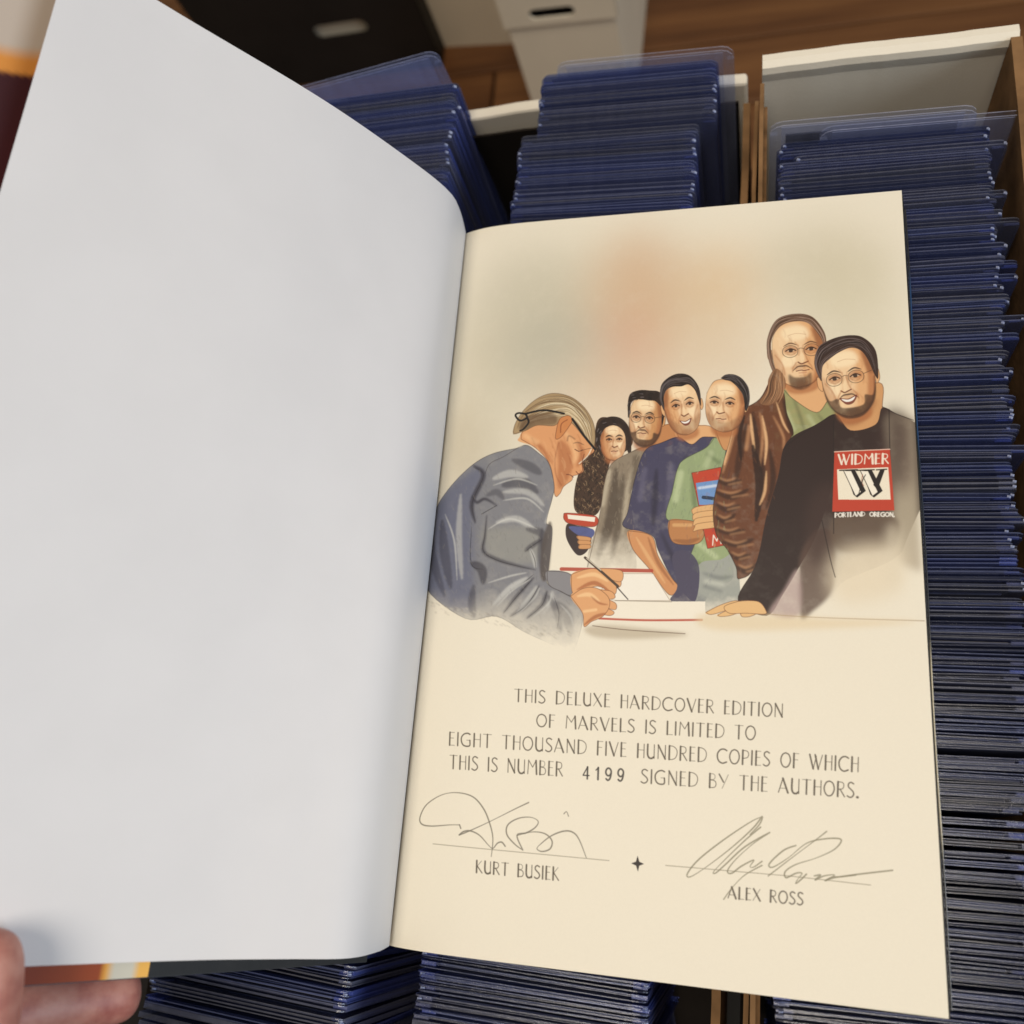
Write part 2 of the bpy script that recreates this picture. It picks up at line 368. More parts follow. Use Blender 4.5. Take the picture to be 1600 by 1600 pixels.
# ---- man in grey jacket, glasses, dark beard
shape(za((1400, 900), (1560, 850), (1580, 960), (1420, 1000)), (190, 128, 76), 1, line=(100, 60, 34))
GJ = shape(za((1400, 985), (1290, 1030), (1200, 1090), (1160, 1200), (1130, 1400), (1060, 1640), (1090, 1760), (1330, 1800), (1340, 1500), (1320, 1250), (1420, 1080)), (138, 122, 98), 1, mottle=.15, fade=(830, 895))
folds(GJ, [('d', 16, .75, za((1230, 1120), (1200, 1400), (1120, 1650))), ('d', 12, .65, za((1270, 1150), (1250, 1400), (1200, 1650))), ('l', 6, .7, za((1190, 1130), (1150, 1330))), ('l', 7, .6, za((1330, 1100), (1290, 1300), (1270, 1500))), ('d', 9, .5, za((1350, 1050), (1320, 1250)))], (66, 52, 40), (198, 182, 150))
stroke(za((1400, 985), (1290, 1030), (1200, 1090), (1160, 1200), (1130, 1400), (1060, 1700)), 1, (70, 50, 36), .7)
head(1009, 657, 54, 78, tilt=4, turn=-.45, skin=(202, 146, 90), hair=(40, 28, 22), style='flat', beard=((62, 42, 30), 'full'), specs=True, shade_side=1, seed=8)
# ---- man in dark blue tee, smiling
shape(zb((60, 880), (260, 860), (290, 960), (120, 980)), SK, 1, line=(110, 66, 38))
BT = shape(za((1600, 925), (1500, 960), (1400, 1010), (1340, 1180), (1300, 1370), (1275, 1460), (1440, 1510), (1480, 1600), (1560, 1760), (1680, 1900), (1760, 1900), (1900, 1500), (1900, 1000), (1760, 925), (1680, 970)), (68, 64, 84), 1, mottle=.15, line=(34, 28, 34))
folds(BT, [('d', 9, .7, za((1470, 1120), (1460, 1300), (1450, 1450))), ('d', 7, .6, za((1500, 1500), (1570, 1650), (1680, 1850))), ('l', 8, .4, za((1400, 1120), (1370, 1300))), ('l', 9, .35, za((1560, 1100), (1540, 1350))), ('d', 8, .5, za((1650, 1050), (1600, 1250)))], (36, 32, 46), (112, 106, 122))
AR = shape(zc((1300, 570), (1440, 600), (1480, 720), (1560, 850), (1600, 905), (1545, 950), (1430, 800), (1330, 680)), (206, 142, 88), 1, line=(96, 54, 30))
folds(AR, [('l', 5, .7, zc((1350, 610), (1430, 740), (1520, 880))), ('d', 5, .6, zc((1420, 610), (1480, 760), (1570, 890)))], (140, 80, 42), (228, 176, 116), 1)
head(1066, 637, 58, 84, tilt=-10, turn=.15, hair=(38, 26, 22), style='short', beard=((120, 82, 56), 'stubble'), smile=True, shade_side=-1, seed=12)
# ---- balding man in green shirt holding a book
GS = shape(zb((290, 930), (240, 990), (110, 1060), (70, 1120), (40, 1250), (5, 1410), (130, 1440), (190, 1500), (130, 1680), (140, 1700), (280, 1780), (400, 1760), (360, 1500), (350, 1100), (360, 960)), (150, 162, 112), 1, mottle=.15, line=(70, 74, 46))
folds(GS, [('d', 7, .6, zb((160, 1130), (170, 1300), (190, 1450))), ('l', 9, .6, zb((90, 1140), (60, 1300))), ('d', 5, .6, zb((250, 1030), (320, 1080))), ('l', 7, .6, zb((200, 1560), (300, 1640))), ('d', 6, .6, zb((150, 1650), (260, 1700), (380, 1690))), ('l', 8, .4, zb((270, 1020), (240, 1100)))], (90, 104, 66), (196, 204, 152))
shape(zb((290, 860), (420, 820), (400, 960), (345, 1000)), (200, 142, 88), 1, line=(110, 66, 38))
JN = shape(zd((200, 770), (330, 740), (420, 700), (440, 860), (430, 980), (300, 1040), (190, 1060), (175, 950)), (158, 158, 142), 1, mottle=.25, fade=(930, 965))
folds(JN, [('d', 6, .6, zd((220, 820), (320, 850), (400, 840))), ('d', 5, .5, zd((230, 900), (330, 930))), ('l', 6, .5, zd((240, 870), (340, 890)))], (108, 110, 104), (206, 204, 180))
shape(zd((40, 720), (130, 690), (200, 790), (170, 1000), (30, 985), (70, 900)), (74, 68, 84), 1, mottle=.2)
AR = shape(zb((25, 1420), (120, 1420), (190, 1440), (230, 1500), (190, 1560), (60, 1560), (20, 1500)), (184, 124, 72), 1, line=(90, 54, 30))
folds(AR, [('d', 7, .6, zb((50, 1540), (130, 1550), (200, 1530))), ('l', 5, .6, zb((50, 1450), (150, 1450)))], (132, 78, 42), (226, 176, 112), 1)
BK = shape(zb((155, 1140), (330, 1105), (330, 1200), (400, 1560), (250, 1590), (225, 1480), (190, 1300)), (190, 66, 40), 1, sharp=True, line=(90, 30, 20))
shape(zb((180, 1200), (320, 1180), (330, 1330), (200, 1330)), (110, 146, 186), 1, sharp=True, mottle=.4)
stroke(zb((225, 1285), (270, 1290), (320, 1300)), 5, (24, 26, 40), .9); stroke(zb((200, 1230), (300, 1215)), 4, (220, 226, 226), .7, blur=1)
stroke(zb((280, 1570), (285, 1510), (305, 1545), (318, 1505), (330, 1560)), 1.6, (240, 226, 200), .95, sharp=True)
for k in range(4):
    y = 1350 + k * 34
    F = shape(zb((155 + k * 6, y + 10), (190, y - 10), (300, y - 22), (310, y + 8), (200, y + 26), (165, y + 36)), (222, 172, 112), 1, line=(124, 74, 40), lw=.9)
# ---- man with long hair, leather jacket (behind, right)
shape(zb((730, 560), (980, 560), (1000, 820), (700, 820)), SK, 1, line=(110, 66, 38))
SH = shape(zb((700, 640), (760, 700), (900, 780), (980, 700), (1060, 760), (1100, 900), (700, 1100), (640, 760)), (150, 150, 96), 1, mottle=.2, line=(70, 66, 40))
folds(SH, [('d', 5, .6, zb((760, 690), (800, 800), (830, 900))), ('d', 4, .6, zb((900, 780), (950, 850), (960, 900))), ('l', 7, .6, zb((720, 780), (760, 880))), ('l', 6, .5, zb((850, 800), (900, 880)))], (92, 92, 58), (190, 192, 140))
head(1247, 552, 84, 103, tilt=-5, turn=.3, hair=(104, 72, 48), style='long', beard=((70, 44, 28), 'goatee'), specs=True, shade_side=1, seed=3)
LJ = shape(zb((640, 560), (560, 700), (430, 790), (380, 960), (330, 1130), (285, 1330), (300, 1500), (370, 1600), (420, 1700), (440, 1770), (560, 1640), (720, 1000), (760, 900), (720, 780), (700, 650)), (104, 60, 34), 1, mottle=.12, line=(44, 26, 16), lw=1.2)

folds(LJ, [('d', 9, .8, zb((520, 780), (550, 1000), (600, 1200))), ('d', 8, .8, zb((700, 700), (740, 850), (760, 920))), ('l', 4, .8, zb((430, 820), (380, 1000), (340, 1140))), ('l', 4, .7, zb((560, 780), (580, 900), (560, 1100))),
           ('d', 10, .7, zb((480, 850), (440, 1050), (420, 1180))), ('l', 5, .6, zb((500, 860), (480, 1000))), ('l', 3, .8, zb((640, 800), (700, 920), (700, 1000))), ('d', 8, .8, zb((620, 1000), (640, 1180), (600, 1350)))], (48, 26, 16), (196, 140, 92), 2)
for k, y in enumerate(range(1180, 1720, 74)):
    xl = 300 + max(0, y - 1480) * .55; w_ = 150 + 40 * math.sin(k * 1.7)
    folds(LJ, [('d', 9, .7, zb((xl, y), (xl + w_ * .5, y + 22 + 8 * math.sin(k)), (xl + w_, y + 6 - 22 * (k % 2)))), ('l', 3.0, .55, zb((xl + 12, y - 14), (xl + w_ * .45, y + 5), (xl + w_ * .8, y - 12))), ('l', 2, .5, zb((xl + w_ * .5, y + 30), (xl + w_, y + 14)))], (42, 22, 14), (206, 150, 100), 2)
folds(LJ, [('l', 6, .9, zb((418, 830), (372, 960), (350, 1090))), ('l', 4, .9, zb((505, 790), (515, 900), (530, 1010))), ('d', 12, .9, zb((520, 980), (560, 1200), (540, 1420))), ('l', 4, .9, zb((575, 800), (600, 950), (590, 1090))), ('d', 6, .9, zb((470, 800), (440, 920), (450, 1060))), ('l', 3, .9, zb((660, 720), (700, 840), (735, 900))), ('l', 4, .8, zb((600, 1130), (590, 1250), (560, 1330)))], (42, 22, 14), (226, 176, 122), 1)
shape(zb((650, 520), (612, 580), (605, 650), (560, 720), (620, 735), (690, 680), (715, 600), (690, 540)), (136, 94, 60), .95, mottle=.2)
for k in range(26): x = rr.uniform(0, 1); stroke(zb((648 + x * 50, 525), (618 + x * 90, 600), (608 + x * 88 + rr.uniform(-10, 10), 665), (565 + x * 110, 730)), rr.uniform(.5, 1.1), ((66, 42, 28), (200, 152, 106), (150, 104, 66))[k % 3], .8, taper=True)
head(1133, 634, 64, 80, tilt=4, turn=-.4, hair=(36, 26, 22), style='receding', beard=((110, 76, 52), 'stubble'), shade_side=1, seed=15)
# ---- bearded man in black jacket and tee
shape(zb((1010, 700), (1270, 600), (1290, 740), (1280, 860), (1100, 890), (1030, 800)), (206, 150, 94), 1, line=(110, 66, 38))
shape(zb((1010, 760), (1250, 700), (1180, 830), (1060, 860)), (150, 90, 50), .6, 5)
BJ = shape(zb((1010, 790), (900, 850), (760, 920), (700, 1000), (670, 1160), (600, 1400), (560, 1600), (520, 1720), (430, 1900), (600, 1990), (700, 1860), (800, 1700), (800, 1992), (1010, 1960), (1040, 1800), (1360, 1650), (1450, 1500), (1640, 1000), (1470, 830), (1380, 790), (1290, 750), (1250, 850), (1100, 885)), (50, 33, 27), 1, mottle=.05, fade=(800, 935))
# the arm and the near panel stay dark down to the table
B2 = shape(zb((1010, 790), (900, 850), (760, 920), (700, 1000), (670, 1160), (600, 1400), (560, 1600), (520, 1720), (430, 1900), (600, 1990), (700, 1860), (800, 1690), (900, 1500), (990, 1200), (1000, 900)), (46, 30, 25), 1, mottle=.05)
B3 = shape(zb((800, 1650), (900, 1480), (1000, 1500), (1010, 1700), (990, 1850), (880, 1960), (800, 1992)), (92, 68, 54), .9, 4, mottle=.2)
shape(zb((860, 1300), (1000, 1200), (1005, 1500), (930, 1700), (840, 1600)), (64, 44, 36), .7, 14)
# right lapel washes out to the sheet
R3 = shape(zb((1330, 800), (1480, 820), (1560, 900), (1660, 1300), (1640, 1700), (1370, 1650), (1350, 1300), (1335, 1000)), (178, 162, 132), .85, 10)
shape(zb((1335, 770), (1440, 805), (1520, 870), (1560, 1000), (1500, 1150), (1400, 1250), (1345, 1250)), (92, 70, 58), .8, 22, mottle=.2)
shape(zb((1335, 770), (1400, 800), (1430, 900), (1400, 1150), (1345, 1200)), (64, 46, 38), .7, 14, mottle=.2)
shape(zb((1010, 1400), (1360, 1400), (1370, 1560), (1300, 1600), (1020, 1600)), (98, 78, 60), .9, 5, mottle=.3)
shape(zb((1020, 1620), (1370, 1580), (1380, 1850), (1020, 1900)), (226, 208, 172), .8, 20)
shape(zb((1320, 1480), (1390, 1480), (1390, 1800), (1320, 1800)), (222, 206, 172), .6, 12)
for P_ in (((1330, 760), (1335, 1000), (1350, 1250)), ((1000, 830), (1000, 1200), (1000, 1500)), ((930, 1420), (980, 1650), (1010, 1760)), ((700, 1000), (740, 960), (900, 850), (1010, 790)), ((1290, 745), (1380, 790), (1475, 825))):
    stroke(zb(*P_), 1.2, (34, 22, 18), .8)
shape(zd((620, 1060), (700, 930), (790, 800), (795, 1070)), (176, 150, 138), .8, 4, mottle=.3)
head(1326, 594, 86, 110, tilt=-9, turn=-.3, hair=(56, 38, 30), style='swept', beard=((58, 38, 26), 'full'), specs=True, smile=True, shade_side=1, seed=21)
# shirt print
shape(zb((1005, 1010), (1335, 995), (1362, 1362), (992, 1370)), (188, 62, 38), 1, sharp=True, mottle=.06)
stroke(zb((1005, 1014), (1100, 1008), (1200, 1004), (1335, 998)), 1.3, (232, 210, 180), .8)
shape(zb((1020, 1118), (1325, 1105), (1340, 1298), (1028, 1298)), (236, 222, 190), 1, sharp=True)
for o in (0, 100):
    shape(zb((1068 + o, 1122), (1128 + o, 1122), (1192 + o, 1246), (1140 + o, 1286), (1118 + o, 1268)), (30, 22, 18), 1, sharp=True)
    shape(zb((1060 + o, 1128), (1104 + o, 1128), (1162 + o, 1252), (1130 + o, 1276)), (242, 230, 202), 1, sharp=True)
    stroke(zb((1060 + o, 1128), (1130 + o, 1276)), .9, (30, 22, 18), 1, sharp=True)
    stroke(zb((1036 + o, 1124), (1142 + o, 1120)), 1.7, (30, 22, 18), 1, sharp=True)
shape(zb((1262, 1240), (1304, 1122), (1276, 1122), (1236, 1210)), (30, 22, 18), 1, sharp=True)
stroke(zb((1255, 1121), (1316, 1117)), 1.7, (30, 22, 18), 1, sharp=True); stroke(zb((1172, 1150), (1168, 1190), (1178, 1215)), 1.2, (150, 80, 50), .8)
stroke(zb((1150, 1262), (1170, 1190), (1190, 1150)), 1.0, (30, 22, 18), 1)
# ---- the signing man at the table
NK = shape(za((655, 930), (700, 890), (860, 900), (900, 1000), (860, 1130), (790, 1010), (720, 975), (650, 952)), (222, 166, 112), 1)
FC = shape(za((665, 940), (690, 880), (860, 780), (1000, 800), (1085, 880), (1098, 950), (1100, 1010), (1050, 1050), (1028, 1080), (1036, 1128), (1004, 1150), (972, 1160), (966, 1185), (918, 1222), (895, 1265), (865, 1270), (840, 1100), (760, 1000)), (216, 152, 98), 1, line=(110, 60, 32))
folds(FC, [('d', 22, .55, za((900, 960), (930, 1080), (900, 1220))), ('l', 10, .5, za((930, 900), (990, 1000), (980, 1080))), ('d', 9, .6, za((1000, 960), (1030, 1030), (1000, 1100))), ('d', 7, .6, za((720, 930), (790, 1000), (840, 1080))), ('l', 8, .6, za((690, 920), (760, 960)))], (156, 82, 40), (238, 186, 128))
HR = shape(za((620, 910), (630, 850), (680, 770), (760, 700), (850, 668), (950, 685), (1030, 740), (1085, 820), (1105, 900), (1095, 985), (1040, 930), (1000, 880), (960, 840), (900, 830), (860, 860), (760, 858), (690, 890)), (168, 140, 98), 1, line=(90, 66, 42))
O_ = np.array([(628, 870), (665, 780), (760, 700), (855, 674), (960, 695), (1040, 760), (1088, 850), (1098, 950)], float); I_ = np.array([(680, 885), (715, 850), (780, 828), (860, 812), (930, 800), (980, 835), (1020, 890), (1060, 960)], float)
for k in range(70):
    s = rr.uniform(0, 1); a = int(rr.choice([0, 1, 2, 3])); q = O_ * (1 - s) + I_ * s + rr.uniform(-5, 5, (8, 2))
    stroke(za(*[tuple(v) for v in q[a:a + 5]]), rr.uniform(.6, 1.4), [(92, 68, 44), (232, 214, 172), (126, 98, 62), (206, 182, 138)][k % 4], .75, clip=HR, taper=True)
shape(za((650, 870), (700, 800), (860, 790), (870, 850), (760, 860), (690, 890)), (104, 78, 52), .8, 3, clip=HR, mottle=.2)
stroke(za((1090, 980), (1060, 1040), (1010, 1085)), 1.6, (225, 210, 180), .9); stroke(za((1096, 985), (1070, 1045), (1015, 1092)), .8, (90, 60, 40), .9)
stroke(za((985, 1000), (1008, 1012), (1030, 1004)), 1.4, (88, 44, 26), .9); stroke(za((975, 965), (1005, 960), (1040, 975)), 2.2, (120, 84, 54), .7, taper=True)
stroke(za((1040, 1030), (1028, 1080), (1030, 1125), (1008, 1146), (992, 1132)), 1.2, (110, 56, 32), .9); stroke(za((935, 1150), (955, 1152), (975, 1166)), 1.5, (104, 46, 30), .9)
stroke(za((890, 960), (868, 1050), (872, 1150), (905, 1214)), 1.6, (146, 78, 42), .6, blur=1); stroke(za((1018, 1010), (1050, 1000), (1095, 992)), .9, (90, 60, 40), .8)
for k in range(60):
    x = rr.uniform(690, 1080); y = rr.uniform(900, 1220); stroke(za((x, y), (x + 14, y + 30), (x + 18, y + 60)), rr.uniform(.6, 1.6), (150, 82, 44) if k % 2 else (234, 184, 128), .35, blur=1, clip=FC)
shape(za((880, 860), (900, 815), (950, 800), (968, 830), (940, 880), (900, 930), (870, 935)), (200, 128, 72), 1, line=(100, 52, 28))
stroke(za((900, 900), (905, 850), (940, 825)), 1.6, (130, 66, 34), .8)
stroke(za((690, 790), (800, 768), (920, 788)), 3.2, (24, 20, 18), 1); stroke(za((970, 820), (1040, 920), (1105, 1000)), 3.4, (24, 20, 18), 1)
for P_ in (((690, 790), (650, 785), (632, 800), (660, 830), (700, 812), (690, 790)), ((700, 812), (710, 840), (680, 880), (660, 890))): stroke(za(*P_), 3, (26, 22, 20), 1)
stroke(za((985, 940), (950, 920), (940, 950)), 2, (120, 80, 50), .7, blur=1)
# grey jacket
JK = shape(zc((640, 80), (700, 62), (770, 110), (830, 170), (862, 300), (850, 380), (815, 520), (850, 560), (830, 780), (820, 880), (900, 930), (1000, 980), (1035, 1080), (985, 1270), (940, 1280), (700, 1180), (520, 1080), (330, 1090), (80, 900), (60, 700), (100, 500), (140, 410), (240, 290), (380, 170), (500, 110)), (126, 124, 122), 1, mottle=.12, fade=(925, 1020), line=(52, 48, 46))
shape(zc((130, 430), (380, 200), (440, 240), (380, 400), (380, 800), (360, 1060), (90, 900)), (98, 100, 116), .7, 10, clip=JK)
shape(zc((450, 560), (760, 560), (790, 640), (740, 760), (520, 740), (450, 660)), (152, 148, 132), .6, 8, clip=JK)
folds(JK, [('d', 9, .8, zc((380, 180), (440, 240), (370, 400), (390, 520))), ('d', 5, .9, zc((370, 360), (400, 400), (450, 380), (520, 420))), ('d', 18, .6, zc((560, 300), (660, 280), (760, 340))), ('d', 14, .55, zc((620, 150), (720, 190), (780, 230))),
           ('l', 12, .6, zc((500, 260), (600, 230), (700, 250))), ('l', 9, .55, zc((560, 340), (700, 340), (800, 420))), ('d', 6, .7, zc((460, 480), (450, 600), (440, 690), (520, 740), (650, 780), (750, 800))), ('l', 10, .6, zc((520, 520), (640, 500), (740, 560))),
           ('d', 8, .7, zc((690, 690), (730, 660), (790, 620))), ('l', 5, .8, zc((720, 680), (740, 730), (750, 790))), ('d', 14, .75, zc((370, 760), (430, 800), (440, 880))), ('d', 12, .6, zc((380, 900), (370, 1000), (385, 1080))),
           ('d', 6, .8, zc((560, 1060), (640, 960), (740, 850))), ('l', 8, .75, zc((500, 1010), (600, 910), (700, 850))), ('d', 8, .8, zc((600, 1080), (700, 1010), (770, 900))), ('l', 6, .7, zc((640, 1060), (720, 960), (760, 900))), ('d', 7, .8, zc((700, 1090), (790, 1010), (820, 930))),
           ('l', 5, .6, zc((800, 1060), (850, 980), (850, 930))), ('d', 16, .5, zc((880, 1000), (940, 1080), (960, 1180))), ('d', 10, .6, zc((830, 960), (880, 1060), (900, 1180))), ('d', 16, .55, zc((180, 500), (200, 700), (240, 900))), ('d', 14, .5, zc((110, 560), (120, 720), (200, 950))),
           ('l', 10, .5, zc((300, 350), (290, 600), (310, 850))), ('d', 9, .6, zc((790, 560), (780, 700), (800, 860))), ('l', 4, .7, zc((850, 420), (815, 520))), ('d', 12, .6, zc((700, 560), (790, 590), (795, 690))), ('d', 10, .5, zc((460, 360), (520, 340), (560, 380)))], (58, 54, 60), (196, 192, 178), 2)
for P_ in (((380, 190), (440, 240), (372, 400), (392, 520)), ((460, 480), (448, 600), (440, 690), (520, 745), (650, 782), (752, 805)), ((560, 1062), (640, 962), (740, 850)), ((600, 1082), (700, 1012), (770, 900)), ((700, 1092), (790, 1012), (820, 930)), ((690, 695), (730, 662), (790, 622)), ((720, 680), (745, 740), (752, 795)), ((430, 470), (520, 420)), ((370, 520), (365, 760), (440, 800)), ((860, 960), (890, 1060), (880, 1150)), ((600, 930), (680, 880), (740, 830)), ((820, 880), (900, 930), (1000, 985))):
    stroke(zc(*P_), 1.3, (44, 40, 42), .75, clip=JK, taper=True)
for P_ in (((500, 300), (640, 262), (760, 300)), ((560, 390), (700, 380), (800, 460)), ((470, 560), (600, 500), (760, 560)), ((520, 1020), (620, 920), (720, 860)), ((640, 1075), (740, 975), (775, 910)), ((740, 1080), (830, 1000), (845, 940)), ((470, 880), (600, 840), (700, 820)), ((200, 460), (260, 620), (280, 860)), ((900, 1010), (960, 1080), (980, 1160))):
    stroke(zc(*P_), 2.6, (208, 204, 188), .6, blur=1, clip=JK, taper=True)
shape(zc((830, 520), (850, 560), (835, 780), (810, 870), (780, 830), (790, 640)), (84, 74, 66), .85, 2)
for k in range(160):      # washed-out brush ends
    x = rr.uniform(80, 960); y = 960 + x * .22 + rr.uniform(-10, 60); L = rr.uniform(20, 60)
    stroke(zc((x, y), (x + L * .4, y + L * .25)), rr.uniform(.6, 1.6), (124, 112, 94) if k % 2 else (222, 208, 178), .3, blur=1)
stroke(zc((650, 75), (560, 130), (480, 170), (450, 230)), 1, (60, 52, 46), .7)
# far cuff, books, table
shape(zc((820, 810), (960, 830), (965, 950), (900, 930), (830, 890)), (134, 130, 126), 1, line=(60, 50, 44))
stroke(zc((905, 798), (1440, 808)), 5.2, (176, 66, 44), .95, sharp=True)
shape(zc((1180, 825), (1450, 825), (1550, 985), (1230, 985), (1130, 960)), (240, 230, 206), 1, sharp=True, line=(140, 110, 80), lw=.7)
shape(zc((1230, 990), (1760, 990), (1760, 1090), (1150, 1088)), (238, 226, 198), 1, sharp=True)
stroke(zc((1225, 985), (1560, 992)), 1.0, (110, 90, 66), .8, sharp=True)
stroke(zc((1130, 1092), (1400, 1102), (1740, 1100)), 2.8, (184, 78, 54), .95)
shape(zc((1040, 1150), (1160, 1130), (1400, 1150), (1640, 1180), (1600, 1200), (1300, 1215), (1100, 1200)), (178, 160, 128), .7, 5)
stroke(zc((1090, 1135), (1300, 1160), (1640, 1182)), 1.1, (90, 64, 42), .8)
stroke(zd((600, 1065), (900, 1085), (1540, 1105)), 1.2, (150, 120, 84), .7)
shape(zd((200, 1068), (600, 1070), (1000, 1092), (1500, 1110), (1000, 1150), (300, 1160)), (222, 196, 148), .6, 7)
# hands and pen at the table
def hand(fn, pal, fingers, skin=(220, 160, 104)):
    for f in fingers[::-1]:
        F = shape(fn(*f), skin, 1, line=(112, 60, 32), lw=.9)
    H = shape(fn(*pal), skin, 1, line=(112, 60, 32), lw=.9)
    return H
H1 = hand(zc, ((965, 830), (1050, 800), (1120, 800), (1180, 850), (1230, 900), (1215, 950), (1120, 900), (1000, 940), (968, 930)), [((1100, 800), (1180, 795), (1265, 810), (1262, 870), (1200, 860)), ((1170, 850), (1250, 860), (1255, 900), (1200, 915))])
folds(H1, [('d', 6, .7, zc((1000, 920), (1100, 880), (1190, 930))), ('l', 6, .7, zc((1000, 850), (1100, 830), (1180, 870)))], (160, 84, 42), (244, 200, 140), 1)
H2 = hand(zc, ((960, 960), (1030, 915), (1110, 910), (1180, 960), (1190, 1020), (1150, 1080), (1085, 1110), (1040, 1140), (1030, 1060)), [((1110, 920), (1200, 930), (1222, 970), (1150, 975)), ((1150, 970), (1226, 1000), (1222, 1040), (1140, 1010)), ((1120, 1010), (1215, 1050), (1190, 1075), (1110, 1050))])
folds(H2, [('d', 5, .7, zc((1040, 1130), (1110, 1080), (1190, 1060))), ('l', 6, .7, zc((1000, 960), (1070, 950), (1130, 990))), ('d', 3, .7, zc((1080, 960), (1130, 1000), (1180, 1010))), ('l', 4, .7, zc((1040, 1050), (1110, 1040)))], (156, 82, 42), (244, 200, 140), 1)
stroke(zc((1045, 730), (1150, 820), (1240, 900)), 3.6, (74, 58, 44), 1, sharp=True); stroke(zc((1055, 735), (1140, 805)), 1.2, (220, 206, 176), .9, sharp=True)
stroke(zc((1235, 905), (1300, 978)), 1.4, (40, 32, 28), 1, sharp=True)
H3 = hand(zd, ((430, 990), (500, 985), (560, 995), (595, 1040), (590, 1065), (480, 1060), (380, 1060), (350, 1020)), [((240, 1055), (330, 1010), (420, 985), (450, 1010), (340, 1050), (270, 1068)), ((310, 1070), (420, 1020), (480, 1030), (400, 1070), (330, 1080)), ((445, 1055), (500, 1035), (540, 1060), (500, 1080), (455, 1080))], (226, 180, 118))
# held book of the curly-haired visitor
shape(zc((940, 530), (1000, 540), (1080, 560), (1080, 640), (1050, 700), (1000, 715), (950, 650), (930, 590)), (60, 48, 44), 1)
shape(zc((950, 545), (1090, 560), (1085, 610), (1010, 600)), (86, 92, 132), 1, mottle=.3)
for k in range(3): shape(zc((1000 + 8 * k, 600 + 26 * k), (1075, 610 + 22 * k), (1072, 632 + 22 * k), (1010, 625 + 26 * k)), (206, 148, 92), 1, line=(96, 54, 30), lw=.7)
shape(zc((918, 478), (940, 465), (1108, 484), (1102, 545), (960, 530), (922, 505)), (184, 70, 44), 1, line=(90, 40, 26))
shape(zc((940, 474), (1106, 490), (1102, 518), (945, 500)), (238, 226, 200), 1, sharp=True)
for F_, n_, d_, cs in ((JK, 420, (.35, .9), ((92, 86, 80), (156, 148, 128))), (GJ, 160, (-.1, 1), ((84, 70, 56), (176, 160, 130))), (BT, 130, (-.1, 1), ((50, 46, 62), (88, 84, 100))), (GS, 90, (-.2, 1), ((116, 130, 84), (178, 188, 134))), (LJ, 150, (.1, 1), ((70, 38, 22), (140, 88, 52)))):
    ys, xs = np.nonzero(F_ > .5)
    for k in range(n_):
        i_ = rr.randint(len(ys)); cx_, cy_ = xs[i_], ys[i_]; L = rr.uniform(4, 13)
        a_ = np.array([[cx_, cy_], [cx_ + d_[0] * L + rr.uniform(-4, 4), cy_ + d_[1] * L]])
        pad = 4; x0, x1 = int(max(a_[:, 0].min() - pad, 0)), int(min(a_[:, 0].max() + pad, TW)); y0, y1 = int(max(a_[:, 1].min() - pad, 0)), int(min(a_[:, 1].max() + pad, TH))
        if x1 <= x0 or y1 <= y0: continue
        X_, Y_ = np.meshgrid(np.arange(x0, x1) + .5, np.arange(y0, y1) + .5); v_ = a_[1] - a_[0]
        t_ = np.clip(((X_ - cx_) * v_[0] + (Y_ - cy_) * v_[1]) / (v_ @ v_), 0, 1)
        m_ = np.clip(1.6 - np.hypot(X_ - cx_ - t_ * v_[0], Y_ - cy_ - t_ * v_[1]) * .8, 0, 1)
        put((y0, y1, x0, x1), m_, cs[k % 2], .16, F_)
